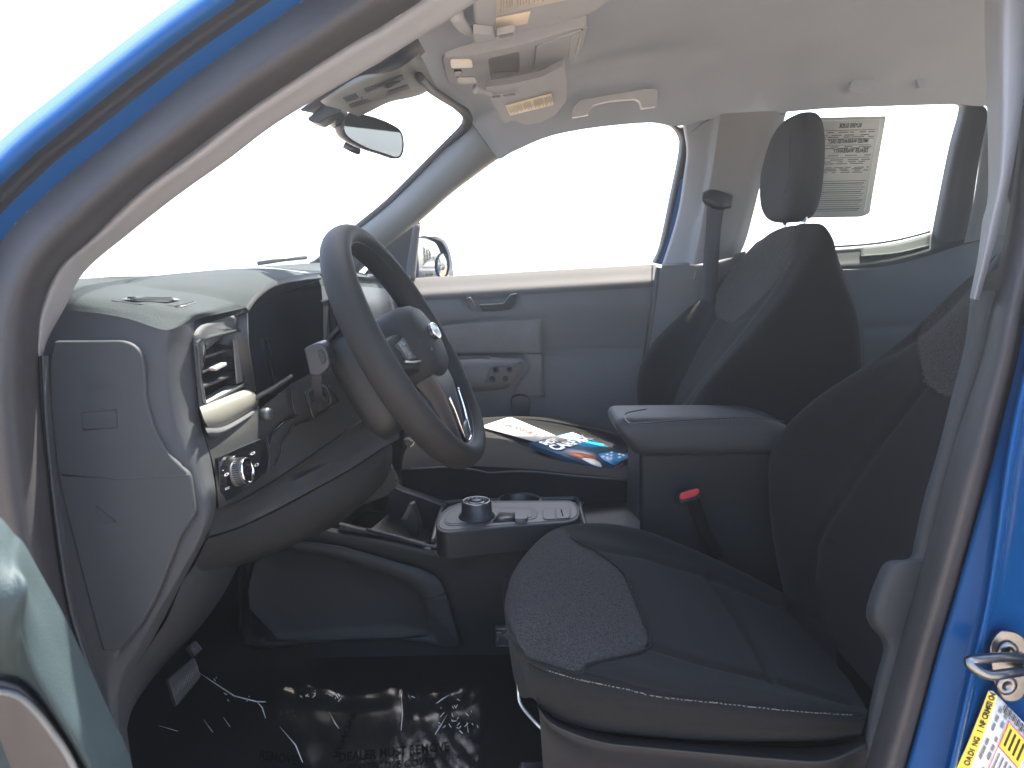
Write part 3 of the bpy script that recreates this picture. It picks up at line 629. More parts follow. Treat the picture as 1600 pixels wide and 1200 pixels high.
ring('blind_spot_mirror', V[2:], MIRROR, dm); ring('blind_spot_rim', V[:3], BLACK, dm)

# centre pillar trim, passenger side
C0 = [(1067, 193), (1073, 235), (1068, 280), (1060, 330), (1048, 374), (1035, 413)]
C1 = [(1113, 179), (1104, 240), (1097, 285), (1088, 330), (1079, 374), (1070, 413)]
C2 = [(1134, 177), (1124, 240), (1116, 285), (1106, 330), (1098, 374), (1090, 413)]
C3 = [(1230, 172), (1210, 240), (1190, 285), (1178, 330), (1166, 374), (1155, 400)]
pt = patch('pillar_trim', st([C0, C0, mix(C0, C1, .3), C1, mix(C1, C2, .5), C2, mix(C2, C3, .7), C3], [[1.48] * 6, [1.40] * 6, [1.375] * 6, [1.345] * 6, [1.325] * 6, [1.315] * 6, [1.315] * 6, [1.36] * 6]), TRIM, T, 30, 30, label='pale grey trim on the passenger side centre pillar',
    seams=[([(1104, 250), (1092, 335)], 2.5, .004), ([(1165, 245), (1155, 320)], 2.5, .004), ([(1104, 292), (1146, 294)], 2.5, .004)])
patch('belt_guide', [[(1098, 300, 1.305), (1112, 296, 1.295), (1130, 300, 1.295), (1145, 306, 1.305)], [(1097, 312, 1.298), (1112, 316, 1.288), (1128, 322, 1.288), (1143, 322, 1.30)], [(1101, 320, 1.31), (1112, 326, 1.30), (1126, 328, 1.30), (1142, 325, 1.31)]], BLACK, pt, 10, 16, solid=.01)
tube('trim_seam', [Y(1080, 206, 1.372), Y(1098, 192, 1.343), Y(1112, 185, 1.340), Y(1226, 178, 1.34)], .0012, BLACK, pt, n=5)
patch('seat_belt', [[(1105, 318, 1.30), (1131, 324, 1.30)], [(1103, 360, 1.29), (1126, 362, 1.29)], [(1098, 420, 1.25), (1122, 424, 1.25)], [(1094, 470, 1.22), (1118, 476, 1.22)]], BELT, T, 20, 4, solid=.002, label='dark grey front passenger seat belt')
patch('pillar_lower_trim', [[(1036, 412, 1.36), (1075, 410, 1.335), (1110, 408, 1.325), (1165, 392, 1.34)], [(1032, 425, 1.35), (1075, 424, 1.325), (1110, 424, 1.315), (1170, 410, 1.335)], [(1022, 500, 1.36), (1060, 500, 1.335), (1110, 500, 1.325), (1200, 490, 1.345)], [(1010, 580, 1.37), (1050, 580, 1.345), (1110, 580, 1.335), (1240, 580, 1.36)], [(996, 680, 1.37), (1050, 680, 1.345), (1110, 680, 1.335), (1280, 680, 1.36)]], DOORP, T, 30, 24, label='dark lower trim of the passenger side centre pillar')
tube('belt_clip', [Y(1088, 424, 1.305), Y(1086, 434, 1.30), Y(1085, 436, 1.305)], .003, DOORP, T, n=6)
for dx in (0, 9): tube('belt_clip', [Y(1099 + dx, 447, 1.28), Y(1098 + dx, 458, 1.278)], .0025, SILVER, T, n=6)

# rear door
rp = [(1200, 398), (1300, 390), (1350, 386), (1400, 379), (1450, 366), (1500, 350), (1580, 330)]
rows = [[(a, b, 1.47) for a, b in rp], [(a, b + 3, 1.45) for a, b in rp], [(a, b + 18, 1.425) for a, b in rp], [(a, b + 26, 1.41) for a, b in rp], [(a, b + 34, 1.405) for a, b in rp]]
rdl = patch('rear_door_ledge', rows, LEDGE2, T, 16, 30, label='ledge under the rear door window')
patch('lit_ledge_strip', [[(1345, 386, 1.446), (1400, 380, 1.446), (1452, 366, 1.446)], [(1345, 398, 1.424), (1400, 393, 1.424), (1452, 381, 1.424)], [(1345, 399, 1.421), (1400, 394, 1.421), (1452, 382, 1.421)]], M('lit_ledge_plastic', (.026, .031, .027), .7, spec=.1), rdl, 8, 16, solid=.003)  # lit stretch of the ledge, put in as a paler strip
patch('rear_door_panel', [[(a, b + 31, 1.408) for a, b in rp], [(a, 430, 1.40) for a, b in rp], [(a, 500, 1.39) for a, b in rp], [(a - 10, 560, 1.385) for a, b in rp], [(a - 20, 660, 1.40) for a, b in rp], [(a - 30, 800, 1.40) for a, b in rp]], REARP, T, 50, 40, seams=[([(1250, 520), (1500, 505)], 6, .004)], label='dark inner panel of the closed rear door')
ro = [(1450, 396), (1464, 320), (1482, 230), (1497, 172), (1490, 163)]; ri = [(1508, 396), (1520, 320), (1532, 240), (1543, 178), (1532, 162)]
patch('window_frame', st([ro, mix(ro, ri, .3), ri], [[1.46] * 5, [1.42] * 5, [1.41] * 5]), RUBBER, T, 24, 8, label='black frame of the rear door window')
wt_ = [(1200, 178), (1290, 170), (1390, 166), (1490, 163)]
patch('window_frame', st([wt_, [(a, b - 5) for a, b in wt_]], [[1.40] * 4, [1.345] * 4]), RUBBER, T, 20, 4)
re_ = [(1506, 380), (1520, 320), (1532, 240), (1543, 178), (1536, 160)]; rf = [(1600, 360), (1620, 300), (1640, 220), (1650, 160), (1640, 100)]
patch('rear_pillar_trim', st([re_, mix(re_, rf, .1), rf], [[1.40] * 5, [1.37] * 5, [1.33] * 5]), TRIMD, T, 20, 8, label='grey trim behind the rear door window')
tube('window_strip', [Y(1290, 386, 1.455), Y(1350, 382, 1.455), Y(1400, 375, 1.455), Y(1453, 362, 1.455)], .004, BLACK, T, n=6, res=20)
rg = [(1150, 400), (1190, 178), (1290, 169), (1390, 165), (1492, 162), (1498, 172), (1482, 232), (1453, 366), (1400, 380), (1300, 390)]
def rgy(b): return 1.40 + (b - 170) / 220 * .065
mk('rear_side_window', [Y(a, b, rgy(b) + .006) for a, b in rg], [tuple(range(10))], GLASSG, T, smooth=False, label='clear rear door window with a paper notice on it')
# notice held against the rear window, printed side outwards so it reads backwards from inside
no = rnd([(1264, 184), (1385, 181), (1366, 290), (1359, 334), (1345, 339), (1240, 341), (1238, 330), (1252, 245)], [4, 3, 0, 4, 5, 2, 2, 0], 4)
def Nn(a, b, k=0): return Y(a, b, rgy(b) - .004 - k)
NB = plate('window_notice', [Nn(a, b) for a, b in no], (0, .0015, 0), NOTICE, None, bevel=0, label='grey printed sheet held against the rear door window, its text reversed', cat='notice')
nA, nB, nC, nD = [(1271, 187), (1378, 184), (1352, 336), (1241, 338)]
def nq(u, v): 
    p = bil((*nA, 0), (*nB, 0), (*nC, 0), (*nD, 0), u, v); return Nn(p[0], p[1], .001)
def bar(u0, u1, v, h): return [nq(u0, v), nq(u1, v), nq(u1, v + h), nq(u0, v + h)]
rr = random.Random(3); qs = []
for u0, u1, v in ((.06, .94, .115), (.06, .94, .205), (.1, .9, .27), (.08, .92, .40)): qs.append(bar(u0, u1, v, .006))
for v in (.135, .165, .185, .285, .30, .375, .42, .44, .46, .50, .515, .53, .55):
    a = .08
    while a < .9:
        l = rr.uniform(.05, .2); qs.append(bar(a, min(.93, a + l), v, .009)); a += l + rr.uniform(.02, .1)
for i in range(15): qs.append(bar(.08, .92 - .02 * (i % 3), .64 + i * .022, .007 + .004 * (i % 4 == 1)))
strips('small_print', qs, INKG, NB)
strips('paper_border', [bar(.0, 1, .012, .006), bar(.97, .985, .012, .95), bar(.012, .025, .012, .95)], WHITE, NB, lift=.0008)
for s_, u1, u0, v, h in (('BUYERS GUIDE', .72, .36, .092, .045), ('IMPLIED WARRANTIES ONLY', .86, .22, .252, .04), ('DEALER WARRANTY', .88, .38, .352, .045)):
    text('lettering', s_, nq(u1, v), (nq(u0, v) - nq(u1, v)) / (.62 * len(s_)), (nq(u1, v - h) - nq(u1, v)) * 1.4, INK, NB, lift=.0004, bold=.02)

# rear bulkhead with rear window, driver side rear door
bx = 1.5
rows = [[W(bx, y, z) for z in (.4, .8, 1.12)] for y in (.06, .4, .75, 1.1, 1.45)]
patch('cab_rear_wall', rows, DOORP, T, 10, 6)
rows = [[W(bx - .05, y, z) for z in (1.42, 1.5, 1.56)] for y in (.2, .75, 1.32)]
patch('cab_rear_wall', rows, DOORP, T, 6, 4)
mk('back_window', [W(bx, .10, 1.12), W(bx, 1.42, 1.12), W(bx - .05, 1.32, 1.42), W(bx - .05, .2, 1.42)], [(0, 1, 2, 3)], GLASSG, T, smooth=False)
rows = [[W(x, y, z) for z, y in ((1.12, .02), (1.0, -.03), (.8, -.045), (.5, -.035), (.36, 0))] for x in (.62, .9, 1.2, 1.5)]
patch('rear_door', rows, BLUE, T, 10, 10, solid=.06, soff=0)
mk('rear_door_glass', [W(.66, .03, 1.12), W(1.46, .03, 1.12), W(1.42, .10, 1.50), W(.74, .10, 1.50)], [(0, 1, 2, 3)], GLASSG, T, smooth=False)
for l in ([W(1.5, .02, 1.10), W(1.46, .10, 1.52)], [W(1.5, 1.46, 1.10), W(1.46, 1.40, 1.55)]): tube('rear_corner', l, .05, BLUE, T, n=8)

# ================================================================== dashboard
rowsA = [
 [(98, 484, .12), (150, 489, .114), (200, 498, .112), (255, 515, .115), (282, 509, .132), (303, 503, .158)],
 [(70, 540, .11), (110, 535, .106), (180, 538, .105), (240, 560, .108), (272, 560, .122), (304, 555, .152)],
 [(64, 620, .10), (110, 630, .10), (180, 640, .10), (250, 652, .105), (283, 652, .117), (311, 650, .146)],
 [(74, 735, .10), (120, 740, .10), (190, 745, .10), (282, 750, .105), (313, 735, .118), (331, 728, .142)],
 [(88, 830, .10), (130, 835, .10), (200, 840, .10), (300, 830, .105), (324, 815, .111), (334, 808, .132)],
 [(104, 920, .10), (140, 920, .10), (190, 920, .10), (262, 915, .105), (275, 913, .112), (284, 911, .132)],
 [(128, 1000, .10), (150, 1000, .10), (180, 1000, .10), (214, 1000, .105), (226, 1000, .112), (238, 1000, .135)],
 [(146, 1060, .10), (158, 1060, .10), (170, 1060, .10), (186, 1060, .105), (193, 1060, .112), (204, 1060, .135)],
 [(165, 1130, .10), (170, 1130, .10), (175, 1130, .10), (181, 1130, .105), (187, 1130, .112), (198, 1130, .135)],
 [(190, 1230, .10), (192, 1230, .10), (194, 1230, .10), (196, 1230, .105), (200, 1230, .112), (212, 1230, .135)]]
DB = patch('dashboard', rowsA, SIDE, T, 90, 70, seams=[([(305, 800), (284, 838), (262, 892), (246, 932), (222, 975), (184, 1020)], 3, .003)], label='blue grey moulded dashboard')
cvr = rnd([(84, 533), (196, 532), (218, 545), (226, 570), (228, 620), (240, 668), (262, 710), (288, 734), (297, 743), (302, 780), (305, 806), (283, 836), (261, 892), (246, 930), (221, 975), (184, 1018), (160, 1018), (128, 900), (100, 790), (88, 735), (78, 640), (76, 560)], [4, 20, 16, 12, 0, 20, 20, 10, 6, 10, 8, 10, 10, 10, 10, 6, 4, 10, 10, 10, 10, 10], 4)
cv1 = [p for p in cvr]
patch_rows = None
fc = plate('fuse_cover', [Y(a, b, .0985) for a, b in cvr], (0, .008, 0), SIDE, DB, bevel=.0035, bseg=3, label='flush end cover of the dashboard with faint moulded marks')
tube('crease', [Y(98, 742, .0995), Y(190, 748, .0995), Y(294, 742, .0995)], .0016, SIDE, DB, n=6)
for (a, b, l, s) in ((128, 600, 50, 'AIRBAG'), (136, 655, 46, 'A'),):
    text('moulded_mark', s, Y(a, b + 10, .0985), (Y(a + l, b + 8, .0985) - Y(a, b + 10, .0985)) / (.62 * len(s)), Y(a, b - 8, .0985) - Y(a, b + 10, .0985), SIDE, DB)
tube('moulded_mark', [Y(a, b, .0982) for a, b in [(128, 645), (182, 640), (184, 668), (130, 672)]], .0005, SIDE, DB, n=5, closed=True)
tube('moulded_mark', [Y(a, b, .0982) for a, b in [(150, 790), (182, 815), (158, 818)]], .0005, SIDE, DB, n=5, closed=True)

rowsT = [[(98, 484, .12), (150, 489, .114), (200, 498, .112), (255, 515, .115), (282, 509, .132), (303, 503, .158)],
 [(102, 470, .125), (154, 477, .122), (215, 486, .124), (262, 501, .13), (296, 497, .148), (309, 499, .166)],
 [(106, 458, .135), (165, 464, .14), (226, 470, .145), (280, 483, .155), (314, 487, .168), (326, 494, .186)],
 [(112, 446, .15), (180, 450, .18), (240, 459, .19), (295, 468, .20), (335, 479, .215), (352, 488, .230)],
 [(116, 440, .17), (187, 443, .21), (255, 452, .235), (318, 461, .25), (362, 472, .265), (384, 481, .29)]]
patch('dash_top', rowsT, DASH, DB, 40, 60, label='textured upper surface of the dashboard')
rowsT2 = [[(116, 440, .17), (150, 442, .19), (187, 444, .211), (188, 444, .211)], [(117, 438, .18), (158, 437, .205), (200, 439.5, .24), (215, 434.5, .271)], [(118, 436, .19), (180, 432, .23), (234, 431, .311), (258, 428, .371)]]
patch('dash_top', rowsT2, DASH, DB, 12, 20)
rowsH = [[(187, 444, .21), (260, 453, .238), (330, 464, .262), (384, 481, .285)],
 [(200, 440, .24), (290, 443, .275), (352, 447, .302), (401, 459, .318)],
 [(214, 435, .27), (315, 430, .34), (378, 431, .365), (428, 441, .372)],
 [(234, 432, .31), (340, 424, .42), (410, 424, .45), (468, 433, .455)],
 [(256, 429, .37), (360, 420, .52), (430, 420, .54), (499, 430, .545)]]
hood = patch('instrument_hood', rowsH, DASH, DB, 40, 40, label='hood over the instrument cluster')
# hood lip and the dark recess below it
lip = [(384, 481, .285), (401, 459, .318), (428, 441, .372), (468, 433, .455), (499, 430, .545)]
lv = PP(lip); pr = np.array([tuple(v) for v in lv])
inn = [v + W(-.10, .0, -.045) + W(0, (.40 - v.y) * .12, 0) for v in lv]
lowl = [Y(384, 510, .288), Y(388, 560, .29), Y(396, 606, .30)]
patch('hood_lip', [[v + W(.0, 0, .0015) for v in lv], [v + W(.003, 0, -.006) for v in lv], [v + W(-.015, 0, -.012) for v in lv], inn], BLACK, hood, 12, 40)
plate('hood_side', [Y(384, 480, .286), Y(386, 540, .288), Y(397, 612, .30), Y(397, 612, .30) + W(-.10, 0, 0), Y(384, 480, .286) + W(-.10, 0, .01)], (0, .008, 0), BLACK, hood, bevel=0)
IX = -.43
scr = plate('instrument_screen', [Xp(a, b, IX) for a, b in rnd([(386, 470), (540, 436), (540, 600), (386, 620)], 4, 3)], (-.02, 0, 0), M('dark_screen', (.060, .066, .076), .22, var=.05), DB, bevel=.001, label='dark instrument screen under the hood')
tube('screen_reflection', [Xp(418, 530, IX + .004), Xp(432, 600, IX + .004)], .004, BLACK, scr, n=5)
# fascia to the right of the cluster, and the passenger side of the dash
rowsP = [[(404, 416, .62), (440, 414, .95), (488, 411, 1.25), (505, 410, 1.36)], [(470, 424, .56), (520, 424, .80), (560, 430, 1.1), (590, 433, 1.36)], [(499, 427, .56), (540, 430, .80), (580, 434, 1.1), (604, 437, 1.36)]]
PD = patch('dash_top', rowsP, DASH, DB, 12, 24, label='passenger side of the dash top')
patch('dash_shelf', [[(499, 427, .56), (540, 430, .80), (580, 434, 1.1), (604, 437, 1.36)], [(494, 432, .56), (534, 434, .80), (574, 438, 1.1), (600, 441, 1.36)]], BLACK, PD, 4, 16)
patch('dash_shelf', [[(496, 433, .555), (534, 434, .80), (574, 438, 1.1), (600, 441, 1.36)], [(502, 447, .555), (542, 447, .80), (582, 449, 1.1), (612, 452, 1.36)]], DASH, PD, 4, 16)
patch('dash_fascia', [[(502, 447, .556), (542, 447, .80), (582, 449, 1.1), (612, 452, 1.38)], [(505, 490, .556), (550, 490, .80), (594, 492, 1.1), (622, 494, 1.38)], [(505, 560, .556), (548, 560, .80), (594, 560, 1.1), (624, 560, 1.38)], [(500, 660, .556), (552, 650, .80), (600, 640, 1.1), (634, 640, 1.38)], [(470, 780, .66), (520, 770, .80), (580, 745, 1.1), (620, 740, 1.38)], [(440, 900, .8), (500, 860, .9), (570, 800, 1.1), (600, 800, 1.38)]], BLACK, DB, 30, 30, label='dark centre and passenger side of the dashboard')
tube('fascia_trim', [Y(502, 472, .55), Y(517, 466, .62), Y(531, 459, .70)], .0035, DASH, DB, n=6)
ypl('touch_screen', rnd([(503, 474), (548, 460), (556, 545), (508, 560)], 3, 3), .60, .02, GLOSS, DB, bevel=.002)
lathe('volume_knob', Y(555, 512, .66), (.9, -.3, .2), [(.0, 0), (.02, 0), (.02, .02), (.016, .024), (0, .024)], DASH, DB, n=20)
ypl('lit_patch_plate', [(624, 473), (628, 476), (643, 503), (641, 506), (626, 504)], 1.30, .02, SILVER, DB, bevel=.001, label='bright plate standing in for a lit patch beyond the wheel')  # silver plate added to stand in for a bright lit patch
# defroster grille near the pillar
gq = [(171, 470), (214, 463), (278, 466), (305, 471), (287, 478), (230, 476)]
def top_y(a, b): return .155
def tp(a, b, k=0): return Zp(a, b, 1.1235 + k)
vy0 = [(172, 470), (215, 464), (276, 465), (305, 471), (276, 479), (216, 476)]
def onT(a, b):
    # nearest sample of the dash-top patch under this pixel
    j = np.argmin(np.hypot(_tp[:, 0] - a, _tp[:, 1] - b)); return Vector(_tv[j])
_tv = dense(rowsT, 120, 180).reshape(-1, 3); _tp = topx(_tv)
g_o = [onT(a, b) + W(0, 0, .0008) for a, b in rnd(vy0, 4, 3)]
gr = mk('side_defroster', g_o, [tuple(range(len(g_o)))], DASH, DB, solid=.001, soff=1, smooth=False)
g_i = [onT(a, b) + W(0, 0, .0022) for a, b in [(190, 470), (214, 466.5), (272, 468), (283, 470.5), (262, 474.5), (214, 473)]]
mk('grille_slot', g_i, [tuple(range(len(g_i)))], BLACK, gr, smooth=False)
for k_ in range(3): tube('grille_bar', [onT(200 + 4 * k_, 468.5 + 1.8 * k_) + W(0, 0, .0026), onT(268 + 2 * k_, 468.6 + 1.8 * k_) + W(0, 0, .0026)], .0011, DASH, gr, n=5)
tube('grille_bar', [onT(274, 480), onT(289, 478), onT(305, 472)], .0012, BLACK, gr, n=5)

# side air vent facing rearwards
VX = -.360
def V_(a, b, k=0): return Xp(a, b, VX + k)
vo = rnd([(300, 512), (384, 487), (389, 612), (401, 630), (398, 636), (340, 671), (321, 668), (311, 640)], [22, 2, 2, 3, 6, 10, 16, 20], 6)
vi0 = rnd([(306, 537), (312, 531), (374, 515), (382, 525), (384, 598), (378, 603), (322, 633), (314, 628)], [5, 5, 8, 6, 5, 6, 8, 5], 6)
vo = [tuple(p) for p in cr(np.array(vo)[:, :2], 64, True)]; vi = [tuple(p) for p in cr(np.array(vi0)[:, :2], 64, True)]
j = int(np.argmin([np.hypot(p[0] - vo[0][0], p[1] - vo[0][1]) for p in vi])); vi = vi[j:] + vi[:j]
def resam(l, c):                   # same start angle for both loops
    a = np.array([math.atan2(p[1] - c[1], p[0] - c[0]) for p in l]); i = int(np.argmin(np.abs(a))); return l[i:] + l[:i]
vo = resam(vo, (346, 570)); vi = resam(vi, (346, 570))
AV = ring('air_vent', [[V_(a, b, -.012) for a, b in vo], [V_(a, b, .002) for a, b in vo], [V_(a, b, .0045) * .8 + V_(c, d, .0045) * .2 for (a, b), (c, d) in zip(vo, vi)], [V_(a, b, .001) * .25 + V_(c, d, .001) * .75 for (a, b), (c, d) in zip(vo, vi)], [V_(c, d, .004) for c, d in vi], [V_(c, d, -.004) for c, d in vi], [V_(c, d, -.03) for c, d in vi]], SIDE, T, label='side air vent of the dashboard with horizontal blades')
plate('vent_back', [V_(c, d, -.032) for c, d in vi], (-.004, 0, 0), BLACK, AV, bevel=0)
tube('vent_bezel', [V_(c, d, .003) for c, d in vi], .0022, DASH, AV, n=6, closed=True)
for a, b, c, d in ((310, 560, 380, 537), (310, 582, 381, 556), (312, 605, 381, 578)):
    p, q_ = V_(a, b, -.006), V_(c, d, -.006)
    plate('vent_blade', [p, q_, q_ + W(-.022, 0, .004), p + W(-.022, 0, .004)], (0, 0, -.003), BLACK, AV, bevel=.0008)
plate('vent_tab', [V_(336, 575, .001), V_(354, 566, .001), V_(355, 571, .001), V_(339, 579, .001)], (-.012, 0, 0), SILVER, AV, bevel=.001, label='pale slider tab of the vent')
plate('vent_wall', [V_(365, 530, -.001), V_(379, 527, -.001), V_(382, 596, -.001), V_(371, 600, -.001)], (-.002, 0, 0), TRIMD, AV, bevel=.001)
patch('vent_sill', [[V_(318, 622, -.024), V_(350, 603, -.024), V_(380, 590, -.024)], [V_(317, 628, -.010), V_(350, 611, -.010), V_(383, 596, -.010)], [V_(321, 634, .003), V_(352, 619, .003), V_(383, 603, .003)]], SILVER, AV, 6, 10)
# bright bezel under the vent and the lip below it
bz = [[V_(312, 636, .004), V_(345, 622, .004), V_(388, 607, .004)], [V_(314, 642, .010), V_(350, 630, .010), V_(396, 612, .010)], [V_(319, 656, .012), V_(352, 648, .012), V_(404, 624, .012)], [V_(326, 668, .008), V_(354, 664, .008), V_(403, 634, .008)], [V_(328, 671, -.004), V_(354, 668, -.004), V_(402, 638, -.004)]]
patch('vent_trim', bz, M('champagne_trim', (.14, .137, .115), .42, metal=.0, var=.06, vscale=40), AV, 16, 20, label='pale satin trim strip under the vent')
patch('vent_lip', [[V_(319, 664, .004), V_(354, 660, .004), V_(404, 632, .004)], [V_(322, 672, .012), V_(355, 668, .012), V_(405, 638, .012)], [V_(326, 680, .012), V_(352, 676, .012), V_(404, 646, .012)], [V_(328, 690, -.01), V_(352, 688, -.01), V_(404, 660, -.01)]], SIDE, AV, 10, 16)

# lower dash
rA = [[(318, 676, .146), (360, 664, .22), (404, 640, .30), (450, 604, .36), (500, 575, .42), (560, 545, .50), (620, 530, .60)],
      [(326, 700, .145), (366, 690, .21), (408, 668, .29), (456, 640, .35), (505, 606, .41), (560, 580, .48), (630, 575, .6)],
      [(336, 740, .144), (372, 728, .21), (415, 710, .29), (462, 690, .35), (510, 655, .41), (560, 625, .48), (640, 610, .6)],
      [(342, 795, .144), (376, 780, .21), (418, 756, .285), (470, 722, .35), (516, 690, .41), (566, 656, .475), (640, 640, .6)]]
LD = patch('lower_dash', rA, DASHLOW, T, 40, 60, label='dark lower dashboard panel around the steering column',
   seams=[([(455, 592), (456, 620), (463, 648), (440, 660), (425, 678), (420, 700)], 2.5, .004), ([(478, 610), (484, 640), (489, 652), (455, 664), (440, 690), (430, 720)], 2, .003), ([(489, 652), (528, 628), (510, 600)], 2, .003)])
rB = [[(336, 797, .150), (378, 781, .215), (420, 757, .29), (472, 723, .355), (518, 691, .415), (568, 657, .48), (600, 640, .53)],
      [(334, 806, .158), (378, 790, .223), (424, 766, .298), (478, 732, .363), (526, 700, .42), (576, 668, .486), (606, 652, .53)],
      [(330, 822, .155), (378, 808, .22), (430, 782, .295), (488, 748, .36), (540, 718, .42), (590, 686, .486), (620, 668, .53)],
      [(326, 838, .146), (376, 822, .212), (434, 794, .285), (492, 763, .35), (548, 732, .41), (594, 702, .475), (626, 684, .53)]]
KB = patch('knee_panel', rB, DASHLOW, T, 30, 50, label='dark knee panel with a shallow grip', bumps=[([(440, 745), (475, 722), (520, 716), (512, 728), (462, 750)], 5, -.008)])
rC = [[(324, 842, .150), (376, 825, .216), (434, 797, .29), (492, 766, .355), (548, 735, .415), (594, 705, .48), (612, 694, .52)],
      [(310, 870, .158), (376, 850, .222), (440, 826, .30), (500, 794, .36), (556, 762, .42), (598, 732, .48), (612, 720, .52)],
      [(300, 896, .19), (380, 870, .26), (450, 845, .33), (510, 815, .39), (560, 785, .44), (590, 758, .50), (604, 742, .53)],
      [(310, 900, .30), (390, 872, .36), (460, 850, .42), (516, 822, .46), (560, 792, .50), (586, 768, .54), (600, 752, .56)],
      [(340, 895, .50), (420, 868, .52), (480, 842, .54), (526, 820, .56), (562, 792, .58), (584, 772, .60), (598, 756, .6)]]
patch('under_panel', rC, DASHLOW, T, 30, 40, label='lower cover under the knee panel')
_lv = dense(rA, 160, 200).reshape(-1, 3); _lp = topx(_lv)
def onLD(a, b):
    j = np.argmin(np.hypot(_lp[:, 0] - a, _lp[:, 1] - b)); v = Vector(_lv[j]); return v + (CAM - v).normalized() * .001
for l in ([(456, 594), (455, 612), (458, 634), (464, 650)], [(464, 650), (444, 660), (428, 676), (421, 700)], [(476, 612), (484, 636), (490, 654)], [(490, 654), (462, 664), (446, 684), (436, 712), (424, 735)], [(490, 654), (512, 640), (530, 628)], [(530, 628), (520, 612), (512, 602)]):
    tube('panel_seam', [onLD(*p) for p in cr(np.array(l, float), 14)], .0013, GLOSS, LD, n=5)
# chrome sliver left of the column
patch('fascia_strip', [[(398, 618, .31), (425, 603, .34), (455, 584, .375)], [(400, 622, .305), (428, 606, .335), (457, 586, .37)]], BEZEL, T, 4, 10, solid=.004, label='thin bright strip below the instrument cluster')
# light switch panel
lsp = rnd([(342, 714), (372, 700), (409, 684), (416, 690), (419, 712), (417, 735), (400, 752), (370, 775), (347, 790), (343, 760)], [2, 0, 4, 3, 0, 4, 6, 0, 2, 0], 4)
def lsy(a): return .148 + (a - 342) / 76 * .135
LS = plate('light_switch', [Y(a, b, lsy(a)) for a, b in lsp], (-.010, .006, -.004), GLOSS, T, bevel=.0015, label='black headlamp switch panel with a knurled knob')
kc = Y(368, 738, lsy(368) - .004); kx = Vector((.98, -.08, .16)).normalized()
lathe('knob', kc, kx, [(.0, 0), (.0175, 0), (.0175, .003), (.0162, .003), (.0160, .0135), (.0155, .0145)], M('knob_rubber', (.07, .07, .07), .5, grain=.8, gscale=500, var=.2), LS, n=40, caps=False)
kn = []
s_ = kx.cross(Vector((0, 0, 1))).normalized(); q2 = s_.cross(kx)
for i in range(36):
    t = 2 * math.pi * i / 36; kn.append(s_ * math.cos(t) + q2 * math.sin(t))
V = []; F = []
for i, d in enumerate(kn):
    tdir = kx.cross(d)
    for h in (.004, .0125):
        for sg, r_ in ((-1, .0160), (0, .0171), (1, .0160)): V.append(kc + kx * h + d * r_ + tdir * sg * .0009)
    b = i * 6; F += [(b, b + 1, b + 4, b + 3), (b + 1, b + 2, b + 5, b + 4)]
mk('knob_ridges', V, F, BLACK, LS, kind='stuff')
lathe('knob_rim', kc, kx, [(.0158, .0140), (.0164, .0155), (.0158, .0170), (.0147, .0170), (.0142, .0155), (.0128, .0152)], CHROME, LS, n=40, caps=False)
lathe('knob_face', kc, kx, [(.0140, .0152), (.010, .0160), (0, .0163)], GLOSS, LS, n=32)
mk_ = lambda a, b, s: text('switch_mark', s, Y(a, b, lsy(a) - .0045), (Y(a + 9, b - 4, lsy(a + 9) - .0045) - Y(a, b, lsy(a) - .0045)) / .62, Y(a, b - 9, lsy(a) - .0045) - Y(a, b, lsy(a) - .0045), WHITE, LS)
mk_(349, 745, 'o'); mk_(350, 768, '='); mk_(362, 716, '-'); mk_(390, 712, 'o'); mk_(396, 730, 'o'); mk_(346, 736, '.')
tube('panel_edge', [Y(417, 682, .285), Y(421, 712, .29), Y(417, 738, .285)], .0014, DASH, LS, n=5, res=12)
lathe('push_button', Y(412, 648, .30), (.9, -.3, .2), [(0, 0), (.009, 0), (.009, .008), (.007, .011), (0, .012)], M('teal_cap', (.04, .052, .052), .4), T, n=20, label='small pale button at the end of the vent trim')

# ================================================================== steering column and wheel
WC = Y(639, 541, .36)
wn = Vector((.872, -.065, .475)).normalized()            # points at the driver
wu = (Vector((0, 0, 1)) - wn * wn.z).normalized()        # up in the wheel plane
wr = wu.cross(wn).normalized()                           # towards the passenger side is -wr or +wr
if wr.y < 0: wr = -wr
def wp(u, v, h=0): return WC + wr * u + wu * v + wn * h
def circ(r_, h, n=64, a=1, b=1): return [wp(r_ * a * math.cos(2 * math.pi * i / n), r_ * b * math.sin(2 * math.pi * i / n), h) for i in range(n)]
def srect(hw, hh, h, cu=0, cv=0, n=40, e=.45):
    out = []
    for i in range(n):
        t = 2 * math.pi * i / n; c, s = math.cos(t), math.sin(t)
        out.append(wp(cu + hw * math.copysign(abs(c) ** e, c), cv + hh * math.copysign(abs(s) ** e, s), h))
    return out
SC = loft('steering_column', [srect(.056, .058, -.026, 0, -.004), srect(.070, .072, -.034, 0, -.008), srect(.077, .080, -.062, 0, -.016), srect(.075, .080, -.082, 0, -.020), srect(.062, .066, -.094, 0, -.02), srect(.03, .03, -.10, 0, -.02)], CONS, T, label='dark steering column shroud')
patch('column_inlay', [[wp(-.062, .071, -.052), wp(0, .073, -.052), wp(.05, .071, -.052)], [wp(-.066, .066, -.07), wp(0, .070, -.07), wp(.055, .066, -.07)], [wp(-.062, .060, -.086), wp(0, .066, -.088), wp(.05, .060, -.086)]], DASH, SC, 8, 12, solid=.004, soff=1)
